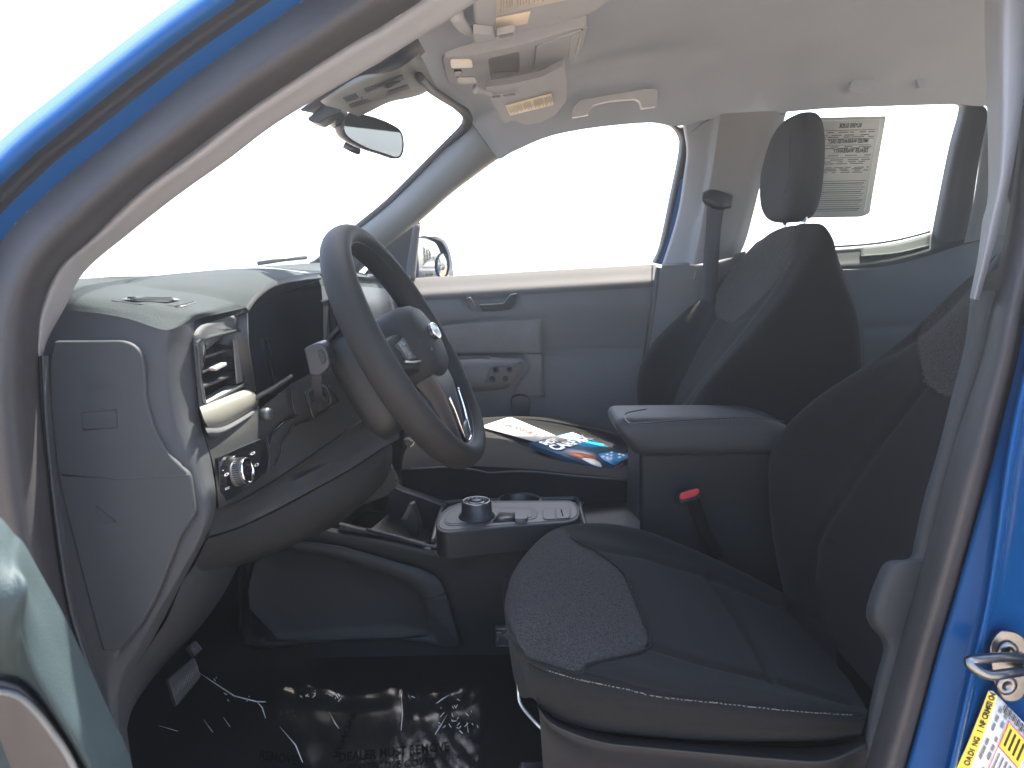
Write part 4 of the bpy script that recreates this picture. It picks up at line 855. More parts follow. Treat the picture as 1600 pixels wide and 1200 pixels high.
# turn stalk
TS = loft('turn_stalk', [[Y(*p) for p in r] for r in (
    [(486, 585, .262), (503, 583, .262), (503, 583, .285), (486, 585, .285)], [(487, 600, .268), (503, 598, .268), (503, 598, .288), (487, 600, .288)],
    [(490, 616, .278), (505, 616, .278), (505, 616, .296), (490, 616, .296)], [(492, 630, .29), (503, 632, .29), (503, 632, .31), (492, 630, .31)])], BLACK, T, bevel=.002, label='black turn signal stalk beside the column')
ypl('stalk_head', rnd([(474, 545), (488, 538), (499, 535), (508, 541), (513, 553), (516, 570), (509, 580), (499, 588), (484, 587)], [3, 4, 4, 5, 4, 5, 4, 3, 4], 4), .252, .036, BLACK, TS, bevel=.005)
ypl('stalk_button', rnd([(495, 548), (503, 545), (508, 556), (509, 566), (503, 570), (499, 560)], 2, 3), .2505, .004, CONS, TS, bevel=.001)
patch('stalk_boot', [[(482, 612, .335), (500, 602, .335), (514, 622, .335)], [(486, 628, .325), (501, 620, .318), (512, 626, .325)], [(488, 640, .335), (500, 641, .33), (513, 634, .335)]], BLACK, TS, 10, 12)
tube('boot_rim', [Y(a, b, .335) for a, b in [(481, 614), (486, 634), (496, 640), (510, 634), (517, 624), (508, 606), (496, 604)]], .0025, CONS, TS, n=6, closed=True, res=30)
# ignition side lever
plate('tilt_lever', [Y(a, b, .50) for a, b in rnd([(629, 687), (650, 688), (645, 697), (639, 700), (633, 696)], 2, 3)], (0, .02, 0), CONS, T, bevel=.002, label='column tilt lever under the shroud')
tube('lever_edge', [Y(641, 688, .498), Y(648, 689, .498), Y(645, 695, .498), Y(641, 698, .498)], .0012, SILVER, T, n=5)
# rim
R0 = .1745; V = []
nR, nr = 96, 20
for i in range(nR):
    t = 2 * math.pi * i / nR; c, s = math.cos(t), math.sin(t)
    thick = .0178 + .0020 * (abs(c) > .6) * (abs(c) - .6) / .4
    for j in range(nr):
        a = 2 * math.pi * j / nr; ra = R0 + thick * .92 * math.cos(a); V.append(wp(ra * c, ra * s, .0215 * math.sin(a)))
SW = mk('steering_wheel', V, gridfaces(nR, nr, True, True), WHEEL, T, label='dark grey steering wheel')
for r_, h in ((R0 - .0135, .0105),): tube('rim_seam', circ(r_, h, 80), .0011, BLACK, SW, n=5, closed=True)
def blob(k, h, cu=0, cv=-.004, hw=.066, hh=.058, e=.75): return srect(hw * k, hh * k, h, cu, cv, 48, e)
HUB = loft('horn_pad', [blob(1.0, -.03), blob(1.03, -.005), blob(1.0, .014), blob(.93, .026), blob(.78, .034), blob(.5, .039), blob(.2, .0405), blob(.02, .041)], WHEEL, SW)
# oval emblem
oe = lambda k, h: [wp(.0195 * k * math.cos(t), .001 + .0105 * k * math.sin(t), h) for t in np.linspace(0, 2 * math.pi, 32, endpoint=False)]
loft('emblem', [oe(1.25, .038), oe(1.22, .0425), oe(1.08, .0445), oe(1.0, .0435)], GLOSS, SW)
mk('emblem_face', oe(1.06, .0448), [tuple(range(32))], M('pale_emblem', (.20, .21, .23), .4, metal=.2, var=.05), SW, smooth=False)
text('lettering', 'Ford', wp(-.0125, -.0035, .0450), wr * .0118, wu * .0118, INK, SW, lift=.0004)
tube('emblem_ring', oe(1.1, .0448), .0010, CHROME, SW, n=6, closed=True)
text('lettering', 'AIRBAG', wp(-.050, -.020, .0345), wr * .006, wu * .006, BLACK, SW, lift=.002)
# spokes: two side spokes with switches, one forked lower spoke
for sg in (-1, 1):
    q = lambda u, v, h: wp(sg * u, v, h)
    rings = []
    for u, h0, v0, v1, th in ((.052, .012, -.036, .020, .026), (.085, .014, -.030, .022, .022), (.12, .010, -.022, .020, .020), (.150, .004, -.018, .022, .018), (.172, .0, -.018, .022, .014)):
        rings.append([q(u, v0, h0), q(u, (v0 + v1) / 2, h0 + .004), q(u, v1, h0), q(u, v1 + .002, h0 - th / 2), q(u, v1, h0 - th), q(u, v0, h0 - th), q(u, v0 - .002, h0 - th / 2)])
    sp_ = loft('spoke', rings, BLACK if sg > 0 else WHEEL, SW, bevel=.003)
    plate('spoke_switch', [q(a, b, .0185) for a, b in ((.070, -.018), (.110, -.014), (.118, .010), (.074, .014))], -wn * .006, BEZEL, SW, bevel=.0012)
    for cv in (-.008, .006): plate('spoke_button', [q(a, b, .0195) for a, b in ((.078, cv - .003), (.108, cv - .003), (.108, cv + .004), (.078, cv + .004))], -wn * .003, BLACK, SW, bevel=.0006)
    tube('spoke_trim', [q(.066, -.024, .0195), q(.100, -.020, .0185), q(.124, -.014, .0165)], .0016, SILVER, SW, n=6)
rings = []
for v, h0, hw, th in ((-.048, .022, .052, .03), (-.075, .022, .045, .026), (-.105, .016, .036, .022), (-.135, .008, .028, .018), (-.160, .002, .024, .016), (-.174, 0, .024, .012)):
    rings.append([wp(-hw, v, h0), wp(0, v, h0 + .003), wp(hw, v, h0), wp(hw + .002, v, h0 - th / 2), wp(hw, v, h0 - th), wp(-hw, v, h0 - th), wp(-hw - .002, v, h0 - th / 2)])
loft('lower_spoke', rings, BLACK, SW, bevel=.002)
patch('spoke_inlay', [[wp(-.022, -.132, .0135), wp(.022, -.132, .0135)], [wp(-.019, -.150, .009), wp(.019, -.150, .009)], [wp(-.015, -.158, .007), wp(.015, -.158, .007)]], BEZEL, SW, 6, 4, solid=.002, soff=1)
tube('spoke_trim', [wp(-.040, -.088, .0225), wp(-.034, -.112, .0185), wp(-.027, -.140, .0115), wp(-.020, -.155, .0085), wp(0, -.158, .0085), wp(.020, -.155, .0085), wp(.027, -.140, .0115), wp(.034, -.112, .0185), wp(.040, -.088, .0225)], .0018, CHROME, SW, n=8, res=40, label='bright V-shaped trim of the lower spoke')

# ================================================================== floor, console, armrest
mk('floor', [(-1.0, .06, .42), (1.5, .06, .42), (1.5, 1.46, .42), (-1.0, 1.46, .42)], [(0, 1, 2, 3)], CARPET, T, smooth=False, label='black carpeted cab floor')
mk('firewall', [(-.72, .05, .40), (-.72, 1.46, .40), (-.60, 1.46, 1.13), (-.60, .05, 1.13)], [(0, 1, 2, 3)], BLACK, T, smooth=False)
mk('side_wall', [(-.74, 1.455, .40), (-.15, 1.455, .40), (-.15, 1.455, 1.08), (-.62, 1.455, 1.13)], [(0, 1, 2, 3)], BLACK, T, smooth=False)
box('dash_leak_block', (-.60, .17, .60), (-.52, 1.42, 1.08), BLACK, T)  # unseen black backing added to stop light leaking through the panel gaps
mk('dash_leak_sheet', [(-.62, .26, 1.122), (-.40, .26, 1.122), (-.36, .60, 1.122), (-.33, 1.42, 1.118), (-.62, 1.42, 1.122)], [(0, 1, 2, 3, 4)], BLACK, T, smooth=False)  # unseen sheet added under the dash top to keep sun from leaking in
sl_rows = [[W(x, y, z) for y, z in ((-.02, .36), (-.03, .44), (.0, .465), (.05, .465), (.075, .44), (.08, .41))] for x in (-.6, -.2, .3, .8, 1.5)]
patch('door_sill', sl_rows, BLUE, T, 8, 14, label='blue painted door sill')
# kick panel seen past the dash side
patch('kick_panel', [[(285, 908, .14), (262, 965, .14), (240, 1000, .14), (204, 1060, .14), (196, 1130, .14), (190, 1230, .14)], [(330, 860, .22), (306, 930, .22), (276, 985, .22), (232, 1045, .21), (202, 1120, .18), (192, 1210, .16)], [(374, 880, .48), (348, 930, .47), (308, 985, .46), (256, 1040, .43), (206, 1110, .35), (190, 1190, .25)]], SIDE, T, 16, 30, label='dark kick panel beside the pedals')
tube('panel_edge', [Y(362, 858, .33), Y(384, 838, .34), Y(405, 812, .34)], .0018, DASH, T, n=5, res=12)

Cc = [(470, 818, .62), (520, 828, .62), (600, 841, .62), (668, 856, .62), (700, 857, .62), (760, 852, .62), (830, 846, .62), (900, 838, .62), (960, 832, .62)]
low = lambda dy, y, k=0: [(a + k * (900 - a), b + dy, y) for a, b, _ in Cc]
patch('console_side', [[(a, b - 3, .632) for a, b, _ in Cc], [(a, b, .624) for a, b, _ in Cc], low(8, .614), low(40, .618), low(100, .622, .02), low(150, .628, .03), low(205, .63, .04)], CONS, T, 50, 50, label='dark side wall of the centre console')
pn = rnd([(440, 842), (475, 846), (530, 852), (600, 872), (660, 889), (686, 902), (697, 922), (722, 1011), (700, 1016), (640, 998), (560, 1000), (470, 1004), (380, 1004), (380, 842)], [0, 20, 20, 0, 20, 16, 20, 6, 8, 30, 0, 0, 0, 0], 5)
pin = rnd([(440, 858), (475, 862), (524, 871), (590, 894), (640, 912), (655, 928), (664, 950), (676, 990), (640, 998), (560, 1000), (470, 1004), (380, 1004), (380, 858)], [0, 20, 20, 0, 16, 16, 10, 12, 30, 0, 0, 0, 0], 5)
pn = [tuple(p) for p in cr(np.array(pn), 90, True)]; pin = [tuple(p) for p in cr(np.array(pin), 90, True)]
pn = resam(pn, (540, 940)); pin = resam(pin, (540, 940))
CP = ring('console_lower_panel', [[Y(a, b, .615) for a, b in pn], [Y(a, b, .603) for a, b in pn], [Y(a, b, .598) * .9 + Y(c, d, .598) * .1 for (a, b), (c, d) in zip(pn, pin)], [Y(a, b, .598) * .12 + Y(c, d, .598) * .88 for (a, b), (c, d) in zip(pn, pin)], [Y(c, d, .604) for c, d in pin], [Y(c, d, .610) * .94 + Y(530, 950, .610) * .06 for c, d in pin], [Y(c, d, .612) * .5 + Y(530, 950, .612) * .5 for c, d in pin], [Y(c, d, .612) * .02 + Y(530, 950, .612) * .98 for c, d in pin]], DASHLOW, T, label='lower panel of the console with a raised rim')
tube('panel_mark', [Y(538, 862, .5995), Y(537, 872, .5995), Y(538, 876, .600)], .001, BEZEL, CP, n=5)
# top deck with the storage bin
deckn = [(520, 822, .62), (545, 822, .628), (668, 850, .628), (690, 848, .628)]
nr_ = [(530, 818), (560, 825), (610, 837), (664, 850)]; fr_ = [(606, 752), (630, 764), (660, 774), (692, 786)]
patch('bin_rail', [[(a, b + 4, .618) for a, b in nr_], [(a, b, .622) for a, b in nr_], [(a + 1, b - 3, .632) for a, b in nr_], [(a + 2, b + 1, .637) for a, b in nr_]], CONS, T, 8, 24)
patch('bin_rail', [[(a, b + 5, .805) for a, b in fr_], [(a, b, .812) for a, b in fr_], [(a + 1, b - 4, .83) for a, b in fr_], [(a + 1, b + 8, .85) for a, b in fr_]], BEZEL, T, 8, 24)
tube('bin_edge', [Y(572, 826, .622), Y(620, 838, .622), Y(668, 852, .622), Y(690, 855, .622)], .0022, BEZEL, T, n=6, res=20)
mk('bin_liner', [Y(530, 820, .63), Y(668, 850, .63), Y(690, 788, .81), Y(606, 754, .81), Y(530, 870, .63), Y(668, 900, .63), Y(690, 838, .81), Y(606, 804, .81)], [(4, 5, 6, 7), (0, 1, 5, 4), (1, 2, 6, 5), (2, 3, 7, 6)], BLACK, T, smooth=False, label='black open storage bin in front of the gear dial')
plate('bin_divider', [Y(a, b, .70) for a, b in rnd([(626, 812), (636, 789), (644, 787), (656, 820), (652, 842), (640, 838)], 2, 3)], (.004, .02, 0), CONS, T, bevel=.002)
plate('divider_edge', [Y(a, b, .699) for a, b in [(626, 812), (636, 812), (644, 788), (641, 786), (634, 798)]], (0, .002, 0), BEZEL, T, bevel=.0006)
plate('centre_stack_base', [Y(a, b, .66) for a, b in rnd([(594, 765), (612, 728), (620, 760), (604, 775), (560, 792)], 3, 3)], (-.02, .10, 0), DASHLOW, T, bevel=.003)
us = plate('usb_panel', [Y(a, b, .70) for a, b in rnd([(605, 732), (613, 726), (624, 750), (620, 762), (612, 762)], 2, 3)], (-.01, .03, 0), BEZEL, T, bevel=.001, label='small socket panel ahead of the storage bin')
for a, b in ((610, 735), (615, 743), (619, 751)): lathe('socket', Y(a, b, .6995), (.3, -1, .2), [(0, 0), (.0022, 0), (.0022, .0006), (0, .0006)], GLOSS, us, n=12)
# raised gear selector plinth (flat top, true box)
def K(px, py, z): return Zp(px, py, z)
ZT = .690
pl_o = rnd([(681, 827), (681, 812), (692, 796), (712, 786), (740, 782), (890, 781), (903, 786), (908, 800), (904, 811), (890, 816), (800, 822), (740, 828), (696, 833)], [6, 8, 10, 8, 0, 10, 8, 8, 6, 8, 0, 0, 10], 4)
PLN = plate('gear_plinth', [K(a, b, ZT) for a, b in pl_o], (0, 0, -.05), CONS, T, bevel=.003, label='raised console plinth with a rotary gear dial')
plate('plinth_top', [K(a, b, ZT + .0012) for a, b in rnd([(685, 824), (687, 812), (697, 799), (714, 790), (740, 786), (888, 784), (899, 789), (903, 800), (899, 808), (886, 812), (800, 818), (740, 824), (698, 828)], [6, 8, 10, 8, 0, 10, 8, 6, 6, 8, 0, 0, 8], 4)], (0, 0, -.004), BEZEL, PLN, bevel=.001)
plate('tray', [K(a, b, ZT + .0022) for a, b in rnd([(693, 816), (697, 802), (712, 792), (728, 789), (836, 793), (840, 799), (838, 809), (826, 812), (720, 820), (700, 821)], [4, 6, 6, 4, 3, 3, 3, 3, 6, 6], 4)], (0, 0, -.003), BLACK, PLN, bevel=.0006)
plate('tray_floor', [K(a, b, ZT + .0032) for a, b in rnd([(697, 815), (701, 803), (715, 795), (730, 792), (830, 797), (832, 808), (720, 817), (702, 818)], 4, 4)], (0, 0, -.003), BEZEL, PLN, bevel=.0006)
plate('tray_slot', [K(a, b, ZT + .0042) for a, b in [(780, 800), (806, 801), (806, 812), (770, 814)]], (0, 0, -.003), BLACK, PLN, bevel=0)
plate('brake_switch', [K(a, b, ZT + .008) for a, b in rnd([(804, 799), (822, 799), (825, 803), (824, 810), (804, 811)], 2, 4)], (0, 0, -.008), BEZEL, PLN, bevel=.002, label='parking brake switch')
kb = K(745, 808, ZT + .002)
GD = lathe('gear_dial', kb, (0, 0, 1), [(0, 0), (.034, 0), (.033, .004), (.0285, .006), (.0275, .0265), (.0262, .029), (.0255, .030)], BLACK, PLN, n=48, caps=False)
lathe('dial_rim', kb, (0, 0, 1), [(.0255, .0295), (.0258, .0315), (.0245, .0325), (.0232, .032), (.0225, .0305)], STEEL, PLN, n=48, caps=False)
lathe('dial_face', kb, (0, 0, 1), [(.0215, .0306), (.012, .0312), (0, .0314)], GLOSS, PLN, n=40)
lathe('dial_cap', kb, (0, 0, 1), [(.009, .0312), (.009, .0325), (.007, .0335), (0, .0338)], BLACK, PLN, n=28)
for i, ch in enumerate('PRNDL'):
    t = math.radians(150 - 30 * i); text('dial_letter', ch, kb + W(.016 * math.cos(t) - .0015, .016 * math.sin(t) - .002, .0316), (.005, 0, 0), (0, .006, 0), WHITE, PLN)
plate('button_block', [K(a, b, ZT + .0024) for a, b in rnd([(847, 809), (848, 797), (852, 794), (888, 793), (892, 797), (892, 807), (889, 810), (852, 812)], 3, 3)], (0, 0, -.003), BLACK, PLN, bevel=.0004)
plate('console_button', [K(a, b, ZT + .0034) for a, b in rnd([(848.5, 808), (849.5, 797), (853, 795), (866, 794.5), (868, 810.5), (852, 811)], 2, 3)], (0, 0, -.003), BEZEL, PLN, bevel=.0006)
plate('console_button', [K(a, b, ZT + .0034) for a, b in rnd([(869.5, 810), (868, 794.5), (887, 794), (890.5, 797), (891, 806), (888, 809)], 2, 3)], (0, 0, -.003), BEZEL, PLN, bevel=.0006)
plate('button_slot', [K(a, b, ZT + .0042) for a, b in [(876, 796), (878, 796), (880.5, 806), (878, 806)]], (0, 0, -.001), GLOSS, PLN, bevel=0)
# deck behind the plinth and its far rail, cup holder
mk('console_deck', [Y(672, 856, .622), Y(910, 838, .622), Y(912, 782, .84), Y(690, 785, .84)], [(0, 1, 2, 3)], CONS, T, smooth=False)
tube('deck_rail', [Y(690, 785, .83), Y(760, 782, .83), Y(880, 779, .83), Y(902, 781, .82), Y(908, 800, .74), Y(914, 822, .66), Y(918, 838, .63)], .005, BEZEL, T, n=8, res=40)
tube('deck_rail', [Y(676, 848, .64), Y(684, 815, .72), Y(694, 788, .81)], .005, BEZEL, T, n=8, res=14)
lathe('cup_holder', K(812, 797, .672) + W(0, .05, 0), (0, 0, 1), [(.04, -.04), (.04, .004), (.043, .007), (.046, .002)], BLACK, T, n=36, caps=False)
patch('tunnel_top', [[(910, 838, .622), (1000, 830, .622)], [(912, 786, .84), (1000, 782, .84)]], CONS, T, 6, 4)
patch('console_side', [[(640, 780, .84), (760, 784, .84), (990, 782, .84)], [(640, 900, .84), (760, 900, .84), (990, 900, .84)]], CONS, T, 4, 6)

# armrest box
ap = rnd([(964, 652), (969, 645), (984, 641), (1100, 633), (1190, 633), (1236, 652), (1246, 668), (1244, 712), (1008, 716), (993, 711), (980, 694), (968, 672)], [3, 6, 6, 30, 30, 14, 6, 8, 8, 8, 8, 6], 5)
aout = np.array([tuple(Y(a, b, .672)) for a, b in cr(np.array(rnd([(962, 664), (969, 656), (984, 655), (1100, 654), (1195, 655), (1236, 668), (1248, 684), (1244, 712), (1008, 716), (993, 711), (980, 696), (966, 678)], [6, 6, 10, 40, 30, 14, 6, 8, 8, 8, 8, 6], 5)), 72, True)])
ac = (aout.max(0) + aout.min(0)) / 2
def aring(y, ins):
    o = []
    for p in aout:
        q = p - ac; r_ = math.hypot(q[0] / .14, q[2] / .035) + 1e-9; o.append((p[0] - ins * np.sign(q[0]) * min(1, abs(q[0]) / .12), y, p[2] - ins * q[2] / .035))
    return o
AR = loft('armrest', [aring(.668 + .024 * (1 - math.sin(t)), .024 * (1 - math.cos(t))) for t in np.linspace(math.pi / 2, 0, 7)] + [aring(.71, 0), aring(.79, 0)] + [aring(.800 + .024 * math.sin(t), .024 * (1 - math.cos(t))) for t in np.linspace(0.01, math.pi / 2, 7)], VINYL, T, label='grey padded armrest between the front seats', ang=75)
pz = lambda a, b, k=0: Zp(a, b, .8695 + k)
pad = [(1225, 659), (1190, 653), (1120, 654), (1060, 657), (1010, 661), (988, 662), (981, 659), (976, 651), (980, 645), (1010, 639)]
tube('pad_seam', [pz(a, b) for a, b in pad], .0013, BLACK, AR, n=5, res=60)
st_ = cr(np.array([tuple(pz(a, b + 2.5, -.0008)) for a, b in pad[1:7]])[::-1], 121)
V = []; F = []
for i in range(0, 120, 2):
    a, b = st_[i], st_[i] * .35 + st_[i + 1] * .65; k = len(V); V += [tuple(a), tuple(b), tuple(b + (0, 0, .0012)), tuple(a + (0, 0, .0012))]; F.append((k, k + 1, k + 2, k + 3))
mk('thread', V, F, THREAD, AR, solid=.0006, soff=0, smooth=False, kind='stuff')
box('console_box', (Y(999, 740, .69).x, .69, .42), (.56, .80, .81), CONS, T, bevel=.012, label='tall dark box under the armrest')
patch('box_front', [[(982, 690, .80), (999, 710, .692)], [(980, 740, .80), (999, 760, .692)], [(976, 850, .80), (999, 860, .692)]], DASHLOW, T, 8, 6)
bk = plate('buckle', [Y(a, b, .636) for a, b in rnd([(1060, 777), (1064, 769), (1092, 761), (1097, 769), (1094, 778), (1062, 789)], 3, 4)], (0, .03, -.01), BLACK, T, bevel=.003, label='seat belt buckle with a red release button')
plate('release_button', [Y(a, b, .633) for a, b in rnd([(1061, 777), (1065, 770), (1090, 763), (1094, 766), (1090, 774), (1066, 782)], 3, 4)], (0, .01, -.003), RED, bk, bevel=.0015)
tube('buckle_stalk', [Y(1080, 775, .65), Y(1100, 830, .65), Y(1120, 870, .65)], .012, CARPET, bk, n=8)
tube('seat_strap', [Y(1262, 629, .95), Y(1272, 629, .95), Y(1290, 631, .95)], .0016, SILVER, T, n=6)

# ================================================================== front seats
# driver seat cushion: rows from the inboard side to the outboard side, columns front to rear
cush = [
 [(850, 960, .63), (852, 905, .635), (862, 872, .635), (890, 850, .635), (940, 842, .635), (1005, 850, .635), (1085, 878, .635), (1165, 912, .635), (1240, 948, .635), (1300, 978, .635)],
 [(835, 960, .575), (836, 895, .578), (848, 850, .58), (878, 825, .58), (932, 817, .575), (1000, 827, .57), (1080, 857, .57), (1160, 893, .57), (1230, 930, .57), (1290, 960, .57)],
 [(815, 985, .51), (813, 905, .515), (832, 854, .53), (872, 831, .54), (934, 840, .52), (1008, 862, .51), (1090, 889, .51), (1172, 922, .51), (1240, 955, .51), (1300, 985, .51)],
 [(800, 1035, .36), (790, 945, .36), (802, 897, .38), (842, 872, .41), (905, 880, .40), (985, 905, .38), (1080, 938, .37), (1175, 978, .37), (1255, 1015, .37), (1320, 1045, .37)],
 [(812, 1085, .20), (796, 988, .20), (806, 955, .22), (845, 950, .24), (910, 978, .23), (1000, 1010, .21), (1095, 1034, .20), (1195, 1058, .20), (1285, 1085, .20), (1352, 1105, .20)],
 [(830, 1090, .145), (808, 1010, .150), (818, 1003, .155), (850, 1014, .16), (920, 1033, .15), (1010, 1052, .145), (1100, 1070, .145), (1200, 1083, .145), (1290, 1096, .145), (1356, 1110, .145)],
 [(836, 1094, .125), (820, 1026, .125), (830, 1034, .125), (856, 1046, .125), (925, 1066, .122), (1012, 1083, .12), (1100, 1097, .12), (1200, 1106, .12), (1290, 1114, .12), (1352, 1121, .12)],
 [(840, 1098, .122), (828, 1062, .118), (840, 1076, .116), (866, 1088, .114), (930, 1104, .112), (1016, 1118, .112), (1105, 1126, .112), (1202, 1130, .112), (1290, 1132, .112), (1350, 1132, .112)],
 [(850, 1108, .13), (838, 1096, .128), (852, 1106, .128), (876, 1120, .126), (934, 1136, .124), (1020, 1147, .124), (1110, 1153, .124), (1202, 1154, .124), (1290, 1152, .124), (1346, 1145, .124)],
 [(850, 1108, .20), (840, 1104, .20), (856, 1112, .20), (880, 1126, .20), (936, 1142, .20), (1024, 1152, .20), (1112, 1158, .20), (1204, 1160, .20), (1290, 1158, .20), (1346, 1150, .20)]]
insp = [(780, 880), (780, 1000), (799, 990), (826, 1030), (870, 1048), (905, 1050), (916, 1040), (940, 1032), (980, 1024), (1004, 1018), (1016, 1002), (1005, 968), (985, 915), (968, 888), (940, 867), (905, 848), (878, 824), (850, 815)]
iseam = [(826, 1030), (905, 1052), (916, 1040), (940, 1032), (980, 1024), (1004, 1018), (1016, 1002), (1005, 968), (985, 915), (968, 888), (940, 867), (905, 848), (874, 828)]
SCU = split_patch('seat_cushion', cush, FAB, T, insp, 'seat_insert', INS, 190, 230, label2='lighter woven insert at the front of the driver seat cushion',
    seams=[(iseam, 3, .0025), ([(905, 848), (935, 857), (1000, 868), (1110, 900), (1210, 945)], 4, .005), ([(1016, 1010), (1100, 1036), (1200, 1060), (1330, 1098)], 4, .005), ([(1108, 899), (1150, 960), (1185, 1020), (1206, 1060)], 4, .006), ([(918, 1052), (1000, 1073), (1050, 1086), (1150, 1098), (1250, 1108), (1345, 1118)], 3, .003), ([(1236, 948), (1300, 1015), (1378, 1098)], 8, .012)],
    label='black cloth driver seat cushion with a stitched edge')
tube('seam_piping', [Y(*p) for p in [(791, 905, .345), (790, 945, .33), (796, 984, .19), (806, 1008, .135), (822, 1029, .124), (856, 1046, .121)]], .003, FAB, SCU, n=8, res=40)
_cv = dense(cush, 200, 260).reshape(-1, 3); _cp = topx(_cv)
def on_c(a, b, lift=.001):
    j = np.argmin(np.hypot(_cp[:, 0] - a, _cp[:, 1] - b)); return _cv[j] + (np.array(CAM) - _cv[j]) / np.linalg.norm(np.array(CAM) - _cv[j]) * lift
tube('insert_seam', [on_c(a, b, .0005) for a, b in cr(np.array(iseam, float), 60)], .0016, FAB, SCU, n=6)
sl_ = cr(np.array([(829, 1036), (850, 1046), (880, 1056), (930, 1068), (980, 1078), (1020, 1088), (1060, 1093), (1130, 1100), (1200, 1108), (1270, 1114), (1335, 1118)], float), 95)
V = []; F = []
for a, b in zip(sl_[:-1], sl_[1:]):
    p = on_c(*a); q = on_c(*(a * .4 + b * .6)); k = len(V); u = np.array((0, 0, .0011)); V += [p, q, q + u, p + u]; F.append((k, k + 1, k + 2, k + 3))
mk('stitching', V, F, THREAD, SCU, solid=.0006, soff=0, smooth=False, kind='stuff')
# side shield below the cushion
sh = [[(838, 1100, .16), (868, 1122, .15), (940, 1146, .14), (1020, 1156, .135), (1110, 1163, .135), (1210, 1168, .135), (1290, 1166, .135), (1350, 1150, .135)],
      [(838, 1103, .112), (866, 1130, .106), (936, 1156, .102), (1020, 1166, .10), (1110, 1174, .10), (1210, 1182, .10), (1290, 1184, .10), (1352, 1160, .102)],
      [(842, 1112, .106), (868, 1140, .100), (936, 1166, .097), (1020, 1176, .095), (1110, 1185, .095), (1210, 1194, .095), (1290, 1198, .095), (1356, 1180, .097)],
      [(846, 1160, .112), (880, 1180, .110), (940, 1210, .108), (1020, 1220, .107), (1110, 1230, .107), (1210, 1240, .107), (1290, 1240, .107), (1360, 1230, .107)],
      [(856, 1320, .13), (890, 1330, .13), (940, 1340, .13), (1020, 1350, .13), (1110, 1360, .13), (1210, 1370, .13), (1290, 1370, .13), (1360, 1350, .13)]]
SS = patch('seat_side_shield', sh, CONS, T, 40, 40, label='dark plastic side cover below the driver seat cushion')
ypl('recline_lever', rnd([(1148, 1204), (1156, 1190), (1220, 1192), (1290, 1196), (1290, 1240), (1150, 1240)], 6, 4), .098, .02, DASH, SS, bevel=.003)
tube('adjust_bar', [Y(*p) for p in [(810, 1062, .22), (810, 1080, .22), (812, 1096, .215), (820, 1110, .205), (838, 1130, .185), (846, 1138, .18)]], .0022, SILVER, T, n=8, res=24, label='bright curved seat adjustment bar under the driver seat')
mb = plate('seat_rail_bracket', [Y(a, b, .48) for a, b in [(774, 981), (800, 981), (806, 1010), (774, 1010)]], (0, .01, 0), BLACK, T, bevel=.001, label='pressed metal bracket at the foot of the seat rail')
plate('bracket_plate', [Y(a, b, .479) for a, b in [(776, 988), (782, 988), (786, 994), (792, 988), (799, 989), (800, 996), (794, 1001), (788, 996), (780, 994), (779, 1002), (776, 1003)]], (0, .004, 0), STEEL, mb, bevel=.0006)
for yy_ in (983, 1009): tube('bracket_edge', [Y(775, yy_, .479), Y(803, yy_, .479)], .0009, STEEL, mb, n=5)
box('seat_rail', (.0, .50, .43), (.50, .56, .50), BLACK, T, bevel=.006)
box('seat_rail', (.0, .17, .43), (.50, .21, .50), BLACK, T, bevel=.006)
# driver seat backrest
bkr = [
 [(1262, 985, .64), (1235, 975, .62), (1262, 990, .55), (1300, 1010, .49), (1360, 1075, .36), (1405, 1130, .22), (1440, 1140, .14), (1500, 1150, .13)],
 [(1262, 880, .64), (1213, 862, .605), (1236, 900, .55), (1284, 880, .49), (1372, 965, .36), (1430, 1030, .22), (1462, 1060, .14), (1540, 1060, .13)],
 [(1256, 790, .64), (1202, 775, .60), (1238, 800, .55), (1306, 790, .49), (1402, 850, .36), (1470, 900, .22), (1500, 920, .14), (1590, 930, .13)],
 [(1262, 700, .64), (1208, 698, .60), (1268, 716, .55), (1360, 706, .49), (1452, 740, .36), (1520, 770, .22), (1550, 790, .14), (1650, 800, .13)],
 [(1312, 612, .64), (1260, 636, .60), (1328, 645, .55), (1410, 640, .49), (1502, 650, .36), (1580, 660, .22), (1610, 670, .14), (1710, 680, .13)],
 [(1400, 540, .64), (1350, 576, .60), (1400, 575, .55), (1446, 572, .49), (1540, 570, .36), (1620, 575, .22), (1660, 585, .14), (1760, 590, .13)],
 [(1490, 455, .64), (1436, 528, .60), (1468, 505, .55), (1500, 490, .49), (1582, 480, .36), (1670, 480, .22), (1712, 500, .14), (1800, 500, .13)],
 [(1560, 395, .64), (1522, 446, .60), (1548, 425, .55), (1580, 410, .49), (1642, 400, .36), (1720, 400, .22), (1762, 420, .15), (1830, 440, .14)]]
shp = [(1432, 530), (1440, 570), (1445, 598), (1466, 614), (1500, 622), (1620, 622), (1620, 380), (1500, 380)]
SBK = split_patch('seat_backrest', bkr, FAB, T, shp, 'shoulder_insert', INS, 150, 130, label2='speckled shoulder insert of the driver seat backrest',
    seams=[([(1432, 530), (1440, 570), (1446, 600), (1470, 616), (1500, 624)], 3, .003), ([(1446, 600), (1380, 684), (1322, 770), (1292, 815), (1274, 850), (1270, 905)], 5, .006), ([(1300, 850), (1340, 880), (1400, 922)], 5, .006)],
    label='black cloth driver seat backrest')
mk('backrest_shell', [Y(1562, 395, .645), Y(1262, 985, .645), Y(1262, 985, .645) + W(.16, 0, 0), Y(1562, 395, .645) + W(.14, 0, 0), W(.95, .13, 1.12), W(.72, .13, .62)], [(0, 1, 2, 3), (3, 2, 5, 4)], VINYL, SBK, smooth=False)

